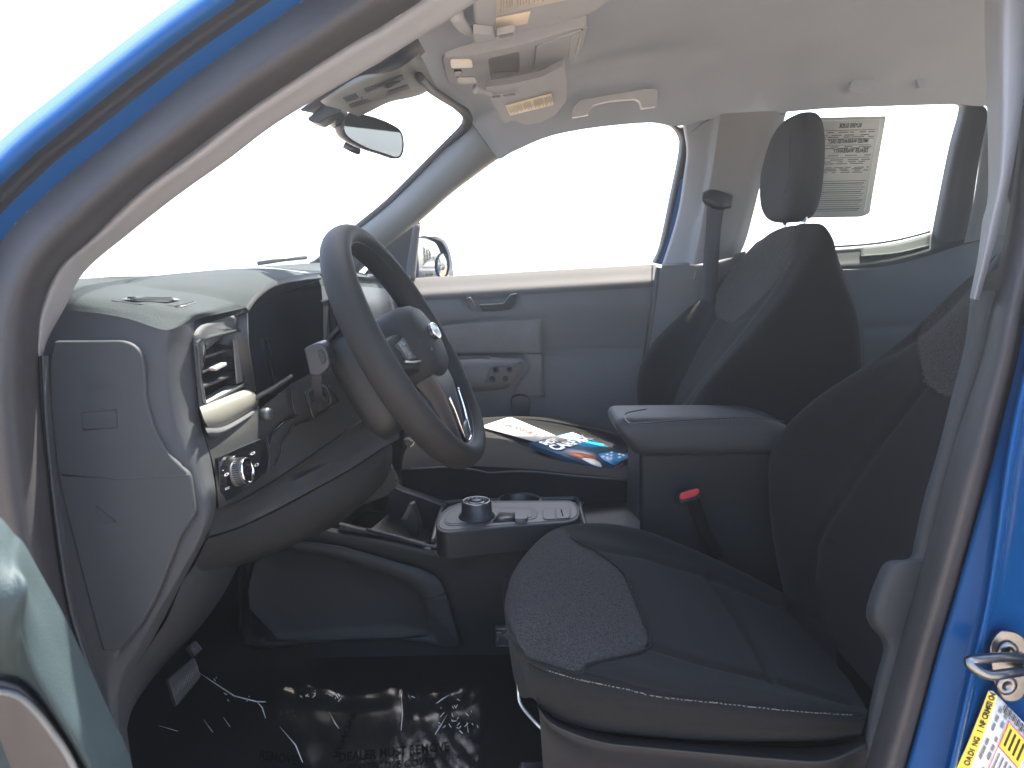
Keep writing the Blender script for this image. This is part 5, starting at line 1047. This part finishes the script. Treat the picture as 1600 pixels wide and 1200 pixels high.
# passenger seat
pcu = [
 [(640, 830, .835), (700, 830, .835), (770, 830, .835), (850, 830, .835), (920, 830, .835), (1000, 830, .835)],
 [(628, 750, .83), (692, 742, .83), (745, 738, .83), (830, 742, .83), (900, 748, .83), (985, 756, .83)],
 [(628, 728, .845), (690, 722, .845), (745, 727, .845), (830, 733, .845), (900, 740, .845), (985, 747, .845)],
 [(632, 708, .92), (690, 701, .92), (762, 708, .92), (840, 718, .92), (912, 727, .92), (990, 737, .92)],
 [(642, 690, 1.07), (700, 682, 1.07), (770, 686, 1.07), (850, 698, 1.07), (922, 710, 1.07), (995, 722, 1.07)],
 [(655, 674, 1.21), (712, 665, 1.21), (792, 667, 1.21), (862, 678, 1.21), (925, 692, 1.21), (998, 708, 1.21)],
 [(672, 664, 1.265), (732, 654, 1.265), (812, 651, 1.265), (872, 656, 1.265), (932, 669, 1.265), (1000, 690, 1.265)],
 [(674, 680, 1.315), (737, 672, 1.315), (816, 664, 1.315), (876, 668, 1.315), (932, 680, 1.315), (1000, 700, 1.315)],
 [(680, 760, 1.32), (740, 750, 1.32), (816, 740, 1.32), (876, 740, 1.32), (932, 750, 1.32), (1000, 760, 1.32)]]
PCU = patch('seat_cushion', pcu, FAB, T, 90, 90, seams=[([(755, 700), (800, 692), (860, 715), (930, 726)], 3, .003), ([(800, 672), (870, 686), (960, 705)], 3, .005)], label='black cloth passenger seat cushion holding papers')
pins = [[(652, 678, 1.19), (712, 669, 1.19), (790, 671, 1.19), (860, 681, 1.19), (880, 684, 1.19)]]
tube('seam_piping', [Y(*p) for p in [(640, 733, .826), (700, 730, .826), (745, 735, .826), (765, 739, .826), (800, 737, .826), (840, 738, .826), (900, 744, .826), (980, 750, .826)]], .0022, VINYL, PCU, n=6, res=40)
PI = M('sun_cloth', (.075, .068, .062), .95, grain=.8, gscale=800, var=.1)
patch('bolster_cover', [[(735, 657, 1.25), (812, 654, 1.25), (872, 660, 1.25), (932, 673, 1.25), (998, 692, 1.25)], [(735, 653.6, 1.266), (812, 650.3, 1.266), (872, 655.4, 1.266), (932, 668.4, 1.266), (1000, 689.4, 1.266)], [(738, 662, 1.30), (816, 657, 1.30), (876, 661, 1.30), (932, 674, 1.30), (1000, 695, 1.30)]], FAB, PCU, 8, 30)
pbk = [
 [(1172, 392, 1.33), (1178, 380, 1.28), (1192, 371, 1.20), (1214, 359, 1.07), (1238, 352, .94), (1262, 349, .88), (1286, 352, .83), (1302, 375, .825), (1306, 400, .86)],
 [(1140, 425, 1.33), (1146, 414, 1.28), (1157, 418, 1.20), (1190, 412, 1.07), (1224, 403, .94), (1247, 396, .88), (1276, 396, .83), (1309, 420, .825), (1325, 440, .86)],
 [(1102, 466, 1.33), (1106, 457, 1.28), (1122, 473, 1.20), (1156, 473, 1.07), (1194, 463, .94), (1218, 452, .88), (1250, 458, .83), (1330, 490, .825), (1345, 500, .86)],
 [(1058, 506, 1.33), (1062, 496, 1.28), (1087, 538, 1.20), (1112, 543, 1.07), (1145, 530, .94), (1166, 517, .88), (1198, 528, .83), (1330, 560, .825), (1350, 560, .86)],
 [(1018, 550, 1.33), (1020, 542, 1.28), (1060, 588, 1.20), (1080, 598, 1.07), (1098, 590, .94), (1116, 574, .88), (1148, 590, .83), (1330, 640, .825), (1350, 640, .86)],
 [(1002, 596, 1.33), (998, 598, 1.28), (1046, 640, 1.20), (1060, 660, 1.07), (1058, 652, .94), (1074, 634, .88), (1108, 660, .83), (1322, 720, .825), (1350, 720, .86)],
 [(1008, 665, 1.33), (1002, 665, 1.28), (1042, 695, 1.20), (1052, 712, 1.07), (1047, 712, .94), (1062, 700, .88), (1098, 730, .83), (1312, 810, .825), (1340, 810, .86)],
 [(1015, 730, 1.33), (1012, 730, 1.28), (1046, 745, 1.20), (1058, 765, 1.07), (1050, 765, .94), (1062, 760, .88), (1096, 790, .83), (1312, 880, .825), (1340, 880, .86)]]
pshp = [(1118, 494), (1116, 462), (1150, 408), (1185, 366), (1242, 346), (1242, 380), (1234, 412), (1200, 456), (1145, 505)]
PBK = split_patch('seat_backrest', pbk, FAB, T, pshp, 'shoulder_insert', INS, 150, 150, label2='speckled shoulder insert of the passenger seat backrest',
    seams=[([(1118, 494), (1145, 505), (1165, 495)], 3, .003), ([(1118, 494), (1116, 462), (1150, 408), (1195, 366)], 3, .003), ([(1242, 352), (1236, 400), (1200, 458), (1146, 530), (1100, 586), (1050, 650)], 4, .004), ([(1118, 494), (1085, 550), (1056, 610), (1044, 650)], 4, .005)],
    label='black cloth passenger seat backrest')
mk('backrest_shell', [Y(1303, 378, .83), Y(1330, 640, .83), Y(1312, 880, .83), W(.75, 1.1, .60), W(.75, 1.1, .9), W(.725, 1.1, 1.19), W(.725, 1.33, 1.19), W(.75, 1.33, .9), W(.75, 1.33, .60)], [(0, 1, 4, 5), (1, 2, 3, 4), (5, 4, 7, 6), (4, 3, 8, 7)], FAB, PBK, smooth=False)
def headrest(c, tilt):
    R = []
    for i in range(25):
        ph = -math.pi / 2 + math.pi * i / 24; ring_ = []
        for j in range(40):
            th = 2 * math.pi * j / 40
            ce = lambda v, e: math.copysign(abs(v) ** e, v)
            r_ = ce(math.cos(ph), .55); zz = ce(math.sin(ph), .62)
            wd = 1.0 - .20 * max(0, zz) - .10 * max(0, -zz)
            x = .046 * r_ * ce(math.cos(th), .8) * (1 - .12 * zz); y = .128 * wd * r_ * ce(math.sin(th), .75); z = .118 * zz
            x += .018 * (y / .12) ** 2 * -1 + .012 * (1 - zz * zz) * 0
            ring_.append((c[0] + x + tilt * z, c[1] + y, c[2] + z))
        R.append(ring_)
    return R
HR = loft('headrest', headrest((.650, 1.07, 1.345), .06), HRF, T, label='dark padded headrest of the passenger seat')
tube('headrest_seam', [W(.650 - .052 + .06 * z + .0, 1.07 + y, 1.345 + z) for y, z in ((-.095, -.06), (-.1, 0), (-.09, .06))], .001, BLACK, HR, n=5)
for yy_ in (1.00, 1.12): tube('headrest_post', [W(.645, yy_, 1.18), W(.650, yy_, 1.26)], .006, CHROME, HR, n=10)
HR2 = loft('headrest', headrest((.80, .37, 1.31), .06), HRF, T, label='dark padded headrest of the driver seat')
for yy_ in (.31, .43): tube('headrest_post', [W(.79, yy_, 1.10), W(.80, yy_, 1.22)], .006, CHROME, HR2, n=10)

# ================================================================== pedals
def Pp(u, v, k=0):                 # pedal plane
    A, B, C, D = Y(262, 1062, .30), Y(304, 1026, .34), Y(314, 1058, .335), Y(276, 1104, .295); return bil(A, B, C, D, u, v) + W(k * .6, -k * .5, k * .6)
pd = plate('pedal', [Pp(*p) for p in ((0, 0), (1, 0), (1, 1), (0, 1))], (-.008, .006, -.006), RUBBER, T, bevel=.002, label='ribbed black pedal in the footwell')
for i in range(15):
    u = (i + .5) / 15; plate('pedal_rib', [Pp(u - .018, .06, .002), Pp(u + .018, .06, .002), Pp(u + .018, .94, .002), Pp(u - .018, .94, .002)], (-.002, .002, -.002), BEZEL, pd, bevel=0)
def P2(u, v, k=0):
    A, B, C, D = Y(294, 1012, .42), Y(306, 1000, .43), Y(317, 1014, .43), Y(304, 1026, .42); return bil(A, B, C, D, u, v) + W(k * .6, -k * .5, k * .6)
pd2 = plate('pedal', [P2(*p) for p in ((0, 0), (1, 0), (1, 1), (0, 1))], (-.008, .006, -.006), RUBBER, T, bevel=.001, label='smaller ribbed pedal farther forward')
for i in range(4):
    u = (i + .5) / 4; plate('pedal_rib', [P2(u - .06, .04, .002), P2(u + .06, .04, .002), P2(u + .06, .96, .002), P2(u - .06, .96, .002)], (-.002, .002, -.002), BEZEL, pd2, bevel=0)

# ================================================================== open driver door, lower left
DOORO = M('open_door_plastic', (.020, .032, .035), .65, grain=.5, gscale=700, var=.12, vscale=12, spec=.25)
od = [[(-60, 760, -.30), (0, 808, -.29), (22, 834, -.285), (38, 850, -.28), (66, 900, -.27), (100, 962, -.26), (140, 1045, -.25), (180, 1130, -.24), (202, 1180, -.235), (215, 1240, -.23)],
      [(-80, 780, -.33), (-10, 850, -.315), (14, 872, -.31), (30, 885, -.305), (52, 930, -.29), (84, 990, -.28), (122, 1066, -.27), (160, 1140, -.26), (186, 1190, -.255), (200, 1250, -.25)],
      [(-100, 900, -.33), (-20, 930, -.33), (20, 925, -.325), (42, 915, -.32), (44, 950, -.31), (64, 1010, -.30), (100, 1080, -.29), (140, 1150, -.28), (170, 1210, -.27), (185, 1270, -.27)],
      [(-100, 1010, -.32), (-20, 1000, -.325), (10, 985, -.325), (30, 975, -.32), (36, 1000, -.315), (50, 1040, -.31), (84, 1100, -.30), (124, 1165, -.29), (158, 1225, -.28), (175, 1290, -.28)],
      [(-100, 1050, -.30), (-20, 1036, -.305), (10, 1032, -.305), (28, 1036, -.30), (40, 1045, -.30), (56, 1064, -.30), (84, 1110, -.295), (120, 1172, -.285), (150, 1230, -.28), (168, 1300, -.275)],
      [(-100, 1080, -.27), (-20, 1068, -.27), (10, 1068, -.27), (28, 1072, -.27), (42, 1080, -.27), (60, 1096, -.27), (86, 1130, -.27), (118, 1184, -.265), (146, 1240, -.26), (164, 1310, -.26)]]
OD = patch('open_door_panel', od, DOORO, T, 60, 60, label='pale sunlit edge of the open driver door trim')
patch('door_pocket', [[(-100, 1076, -.275), (-20, 1066, -.275), (20, 1070, -.275), (50, 1088, -.275), (84, 1128, -.272), (120, 1186, -.267), (160, 1300, -.26)], [(-100, 1090, -.29), (-20, 1078, -.29), (18, 1083, -.29), (44, 1100, -.29), (76, 1138, -.288), (112, 1196, -.284), (150, 1305, -.27)], [(-100, 1250, -.28), (-20, 1250, -.28), (10, 1250, -.28), (30, 1260, -.28), (60, 1270, -.28), (90, 1290, -.28), (130, 1330, -.27)]], M('door_pocket_plastic', (.045, .041, .039), .6, grain=.3, gscale=900, var=.1), OD, 20, 40)
tube('pocket_rim', [Y(*p) for p in [(-20, 1078, -.292), (20, 1084, -.292), (46, 1101, -.292), (78, 1139, -.290), (114, 1197, -.286), (150, 1300, -.275)]], .0022, TRIMD, OD, n=8, res=40)
# the door's body continues out of the picture
mk('door_shell', [Y(-100, 760, -.30), Y(215, 1240, -.23), W(-.36, -.30, .40), W(-.75, -.75, .40), W(-.75, -.75, 1.05)], [(0, 1, 2, 3, 4)], DOORO, OD, smooth=False)

# ================================================================== loose things on the seat and the floor
A, B, C, D = Y(757, 662, 1.21), Y(797, 653, 1.275), Y(905, 695, 1.09), Y(842, 691, 1.075)
def on_plane(a, b, P, Q, R):
    n = (Q - P).cross(R - P); d = ray(a, b); return CAM + d * ((P - CAM).dot(n) / d.dot(n))
A2, B2_, D2 = [Vector(p) + W(0, 0, .004) for p in (Y(750, 669, 1.17), Y(797, 653.5, 1.262), Y(836, 692, 1.04))]
C2_ = on_plane(886, 688, A2, B2_, D2)
BR = plate('brochure', [A2, B2_, C2_, D2], (0, 0, -.0022), PAPER, None, bevel=0, label='cream leaflet with red and black print lying on the passenger seat under a magazine', cat='leaflet')
bq = lambda u, v: bil(A2, D2, C2_, B2_, u, v)
quad_text('lettering', 'BONNEY', bq(.20, .44), bq(.74, .44), bq(.20, .62), INK, BR, lift=.002, bold=.03)
quad_text('lettering', 'CHEVY', bq(.44, .60), bq(.70, .62), bq(.44, .72), REDINK, BR, lift=.001) if False else quad_text('lettering', 'ROSS', bq(.36, .60), bq(.62, .60), bq(.36, .76), REDINK, BR, lift=.002, bold=.03)
strips('small_print', [[bq(.16 + i * .06, .36 + i * .004), bq(.20 + i * .06, .36 + i * .004), bq(.20 + i * .06, .40 + i * .004), bq(.16 + i * .06, .40 + i * .004)] for i in range(9)], REDINK, BR, lift=.002)
ba, bb, bd = Y(827, 693, 1.0), Y(893, 676.5, 1.14), Y(947, 737, .90)
bcn = on_plane(990, 712, ba, bb, bd)
MG = plate('magazine', [ba, bb, bcn, bd], (0, 0, -.011), NAVY, None, bevel=.001, label='glossy blue magazine lying across the passenger seat beside the armrest', cat='magazine')
mq = lambda u, v: bil(ba, bd, bcn, bb, u, v)   # u along the long near edge, v across to the far edge
def mpl(name, uv, mat, lift=.0008, **kw): return plate(name, [mq(*p) + W(0, 0, lift) for p in uv], (0, 0, -.0006), mat, MG, bevel=0, **kw)
mpl('cover', [(0, 0), (1, 0), (1, 1), (0, 1)], NAVY, .0010)
mpl('cover_band', rnd([(0, .50), (.12, .56), (.26, .64), (.42, .60), (.54, .74), (.58, .88), (.54, 1), (0, 1)], [0, .05, .05, .05, .1, .08, 0, 0], 4), CYAN, .0018)
mpl('cover_patch', rnd([(.42, .10), (.50, .30), (.62, .38), (.74, .34), (.80, .18), (.72, .06)], .06, 4), RUST, .0022)
mpl('cover_patch', rnd([(.62, .12), (.72, .26), (.84, .22), (.93, .06), (.80, .03)], .05, 4), M('pale_cover', (.70, .66, .60), .4, var=.1, vscale=60), .0026)
mpl('cover_patch', rnd([(.68, .52), (.74, .72), (.86, .86), (1, .90), (1, .30), (.82, .34)], .05, 4), M('blue_cover', (.03, .22, .50), .35, var=.3, vscale=60), .0030)
def mtext(s, u0, v0, u1, v1, hgt, mat=WHITE, k=.0036):
    o, e, h = mq(u0, v0), mq(u1, v1), mq(u0 - .02, v0 + hgt)
    wd = {'W': .9, 'M': .85, 'I': .3}; quad_text('lettering', s, o + W(0, 0, k), e + W(0, 0, k), h + W(0, 0, k), mat, MG, lift=.0002, bold=.03)
def ltext(t_, u, v0, v1, hh):
    o, e, h = [mq(*p) + W(0, 0, .0036) for p in ((u, v0), (u, v1), (u - hh, v0 + .01))]
    quad_text('lettering', t_, o, e, h, WHITE, MG, lift=.0002, bold=.045)
ltext('SHOW ME THE', .165, .10, .98, .115); ltext('CARFAX', .34, .06, .98, .15)
strips('small_print', [[mq(.76 + .05 * i, .42 + j * .14 + .02 * i) + W(0, 0, .0036), mq(.795 + .05 * i, .42 + j * .14 + .02 * i) + W(0, 0, .0036), mq(.79 + .05 * i, .50 + j * .14 + .02 * i) + W(0, 0, .0036), mq(.755 + .05 * i, .50 + j * .14 + .02 * i) + W(0, 0, .0036)] for i in range(4) for j in range(3) if (i + j) % 4 != 3], M('pale_blue_print', (.55, .66, .72), .5, var=0), MG, lift=.0003)
e0, e1 = mq(1, 0), mq(1, .62)
plate('page_edge', [e0 + W(.0014, 0, -.0012), e1 + W(.0014, 0, -.0012), e1 + W(.0014, 0, -.0105), e0 + W(.0014, 0, -.0105)], (-.003, 0, 0), PINK, MG, bevel=0)

# clear protective film on the floor, crumpled
fx = np.linspace(0, 1, 70); fy_ = np.linspace(0, 1, 46); Vf = []
far = cr(np.array([(300, 1050), (322, 1060), (360, 1083), (408, 1098), (470, 1092), (505, 1093), (560, 1100), (630, 1091), (645, 1106), (690, 1100), (730, 1092), (752, 1086)], float), 70)
near = cr(np.array([(120, 1330), (230, 1330), (330, 1330), (400, 1330), (470, 1330), (540, 1330), (600, 1330), (660, 1330), (700, 1330), (740, 1330)], float), 70)
from mathutils import noise as NZ
for j, v in enumerate(fy_):
    for i, u in enumerate(fx):
        p = far[i] * (1 - v) + near[i] * v; w_ = Zp(p[0], p[1], .432)
        n = NZ.noise((w_.x * 9, w_.y * 14, 0)) * .005 + abs(NZ.noise((w_.x * 26 + w_.y * 12, w_.y * 10, 5))) * .006 + abs(NZ.noise((w_.x * 70, w_.y * 50, 9))) * .003
        edge = math.exp(-(v / .06) ** 2) * (.012 + .02 * abs(NZ.noise((u * 14, 3, 1))))
        Vf.append((w_.x, w_.y, w_.z + n + edge))
FM = mk('floor_film', Vf, gridfaces(46, 70), FILM, None, label='crumpled clear protective plastic film over the driver floor with printed warning', cat='plastic film')
Ff = np.array(Vf); Fp = topx(Ff)
FINK = M('film_ink', (.002, .002, .002), .9, var=0, spec=0)
def onF(a, b):
    d = np.hypot(Fp[:, 0] - a, Fp[:, 1] - b); j = np.argsort(d)[:4]; return Vector(Ff[j].mean(0)) + W(0, -.001, .006)
def ftext(s, a, b, a2, b2, hx, hy): quad_text('lettering', s, onF(a, b), onF(a2, b2), onF(a + hx, b + hy), FINK, FM, lift=.001, bold=.03)
ftext('DEALER MUST REMOVE', 528, 1196, 716, 1178, 4, -15); ftext('PROTECTIVE COVER', 540, 1212, 690, 1200, 4, -12)
ftext('REMOVER', 404, 1190, 474, 1203, 4, -11); ftext('REMOVE', 520, 1190, 548, 1120, 10, 0)
WRK = M('film_crease', (.55, .54, .52), .25, var=.2, vscale=100)
rr = random.Random(5); cl = [[(402, 1100), (408, 1112), (414, 1126)], [(306, 1053), (330, 1072), (366, 1092), (404, 1104), (416, 1102)], [(513, 1118), (524, 1134), (529, 1142)], [(628, 1092), (629, 1120), (626, 1146)], [(680, 1106), (690, 1098), (704, 1092)], [(729, 1132), (731, 1150)], [(250, 1138), (276, 1146)], [(352, 1125), (360, 1140)], [(700, 1120), (690, 1140), (680, 1152)], [(440, 1140), (462, 1170), (474, 1196)], [(320, 1130), (330, 1148)]]
for l in cl: tube('film_fold', [onF(a + rr.uniform(-1, 1), b) for a, b in l], [.0004] + [.0011] * (len(l) - 2) + [.0004], WRK, FM, n=5)
for i in range(40):
    a = rr.choice((rr.uniform(300, 420), rr.uniform(460, 560), rr.uniform(640, 752), rr.uniform(680, 740))); b = 1092 + rr.uniform(0, 12) + (rr.uniform(0, 60) if a > 680 else 0) - (30 if a < 340 else 0)
    p = onF(a, b); tube('film_fold', [p, p + W(rr.uniform(-.006, .006), rr.uniform(-.004, .004), rr.uniform(.001, .006))], .0007, WRK, FM, n=4)

# ================================================================== what stands behind, seen in the passenger door mirror
LEAF = M('conifer_leaf', (.012, .024, .010), .8, var=.4, vscale=8); LEAF2 = M('shrub_leaf', (.06, .09, .018), .8, var=.4, vscale=8); BARK = M('bark', (.10, .075, .055), .9, var=.3)
def conifer(x, y, h, lab, mat=LEAF, cone=True, r0=.55):
    rn = random.Random(int(x * 100 + y * 37)); e = thing('young_conifer' if cone else 'shrub', (x, y, 0), lab, 'tree' if cone else 'shrub', 'young trees behind the truck')
    tube('trunk', [W(x, y, -.02), W(x + .01, y, h * .5), W(x, y + .01, h * .97)], [.035, .022, .005], BARK, e, n=7)
    V = []; F = []
    for i in range(900 if cone else 700):
        t = rn.random() ** .8; z = h * (.08 + .9 * t); R = (r0 * (1 - t) + .03) if cone else r0 * math.sin(math.pi * (.1 + .85 * t)) + .05
        a = rn.uniform(0, 6.283); r_ = R * (rn.random() ** .4) * (.75 + .35 * math.sin(7 * t * h * 3 + a * 2)); p = W(x + r_ * math.cos(a), y + r_ * math.sin(a), z)
        d = W(math.cos(a), math.sin(a), rn.uniform(-.5, .3)); l = rn.uniform(.10, .22); sd = W(-math.sin(a), math.cos(a), rn.uniform(-.4, .4)) * rn.uniform(.035, .07)
        k = len(V); V += [p - sd, p + sd, p + d * l + sd * .2, p + d * l - sd * .2]; F.append((k, k + 1, k + 2, k + 3))
    mk('crown', V, F, mat, e, smooth=False)
CARW = M('white_car_paint', (.70, .70, .70), .3, var=.03, coat=.5); CARS = M('silver_car_paint', (.32, .33, .35), .3, metal=.4, var=.03, coat=.5); DGL = M('dark_car_glass', (.02, .022, .025), .08, var=0); TYRE = M('tyre_rubber', (.02, .02, .02), .8); TAIL = M('tail_lamp', (.40, .02, .02), .25, var=0)
def car(x, y, rz, paint, lab):
    e = thing('parked_car', (x, y, 0), lab, 'car', 'cars parked behind the truck'); e.rotation_euler = (0, 0, rz)
    O = Vector((x, y, 0)); 
    def sec(X, w, z0, z1, rr_): return [O + W(X, a, b) for a, b in ((-w, z0), (w, z0), (w + rr_, z0 + .2), (w + rr_, z1 - .15), (w - .03, z1), (-w + .03, z1), (-w - rr_, z1 - .15), (-w - rr_, z0 + .2))]
    loft('body', [sec(-2.15, .70, .40, .70, .02), sec(-2.05, .80, .28, .82, .04), sec(-1.2, .86, .22, .92, .04), sec(0, .87, .20, .95, .04), sec(1.3, .86, .22, .98, .04), sec(2.0, .80, .28, .98, .03), sec(2.12, .74, .40, .90, .02)], paint, e, bevel=.03)
    def cab(X, w, z): return [O + W(X, a, z) for a in (-w, w)]
    loft('cabin', [[O + W(a, b, .93) for a, b in ((-1.15, -.80), (1.9, -.80), (1.9, .80), (-1.15, .80))], [O + W(a, b, 1.20) for a, b in ((-.75, -.72), (1.72, -.72), (1.72, .72), (-.75, .72))], [O + W(a, b, 1.42) for a, b in ((-.30, -.60), (1.35, -.60), (1.35, .60), (-.30, .60))], [O + W(a, b, 1.47) for a, b in ((-.05, -.5), (1.1, -.5), (1.1, .5), (-.05, .5))]], paint, e, bevel=.04)
    plate('windshield', [O + W(*p) for p in ((-1.10, -.68, .97), (-1.10, .68, .97), (-.36, .55, 1.40), (-.36, -.55, 1.40))], (.02, 0, 0), DGL, e, bevel=0)
    for sg in (-1, 1):
        plate('side_window', [O + W(a, sg * b, c) for a, b, c in ((-.85, .79, .99), (1.65, .79, .99), (1.28, .64, 1.38), (-.28, .64, 1.38))], (0, -sg * .02, 0), DGL, e, bevel=0)
        plate('headlight', [O + W(a, sg * b, c) for a, b, c in ((-2.16, .42, .62), (-2.10, .74, .64), (-2.08, .76, .76), (-2.15, .44, .72))], (.03, 0, 0), CHROME, e, bevel=.004)
        for X in (-1.35, 1.35):
            wl = lathe('wheel', O + W(X, sg * .70, .32), (0, sg, 0), [(0, 0), (.22, 0), (.32, .02), (.32, .18), (.21, .20), (.19, .17), (0, .17)], TYRE, e, n=24)
            lathe('rim', O + W(X, sg * .70, .32), (0, sg, 0), [(.19, .175), (.15, .19), (.05, .185), (0, .19)], STEEL, wl, n=20)
    plate('grille', [O + W(-2.165, a, b) for a, b in ((-.40, .50), (.40, .50), (.38, .66), (-.38, .66))], (.02, 0, 0), DGL, e, bevel=.004)
car(9.0, 2.5, 0.05, CARS, 'silver parked car nearest behind the truck, seen in the door mirror')
car(10.2, 4.6, .12, CARW, 'white parked car beside the silver one, seen in the door mirror')
for i, (x, y, h) in enumerate(((12.0, 1.95, 2.52), (12.3, 2.45, 2.40), (12.1, 2.95, 2.56))):
    conifer(x, y, h, ('dark narrow conifer nearest the truck side in the mirror', 'dark conifer in the middle of the row in the mirror', 'tallest dark conifer at the outer end of the row in the mirror')[i])
conifer(12.0, 3.6, 1.9, 'pale green bushy shrub behind the silver car in the mirror', LEAF2, False, .7); conifer(12.5, 4.9, 2.0, 'pale green bushy shrub behind the white car in the mirror', LEAF2, False, .8)
# ================================================================== scattering air added to stand in for veiling lens glare
hz = bpy.data.materials.new('glare_air'); hz.use_nodes = True; t = hz.node_tree
t.nodes.remove(t.nodes['Principled BSDF']); pv = t.nodes.new('ShaderNodeVolumePrincipled')
pv.inputs['Color'].default_value = (.92, .94, 1, 1); pv.inputs['Density'].default_value = .025; pv.inputs['Anisotropy'].default_value = .78
t.links.new(pv.outputs[0], t.nodes['Material Output'].inputs['Volume'])
v8 = [(x, y, z) for x in (-950, 950) for y in (-950, 950) for z in (-1, 2.7)]
mk('glare_haze', v8, [(0, 1, 3, 2), (4, 6, 7, 5), (0, 4, 5, 1), (2, 3, 7, 6), (0, 2, 6, 4), (1, 5, 7, 3)], hz, None, smooth=False, kind='stuff')
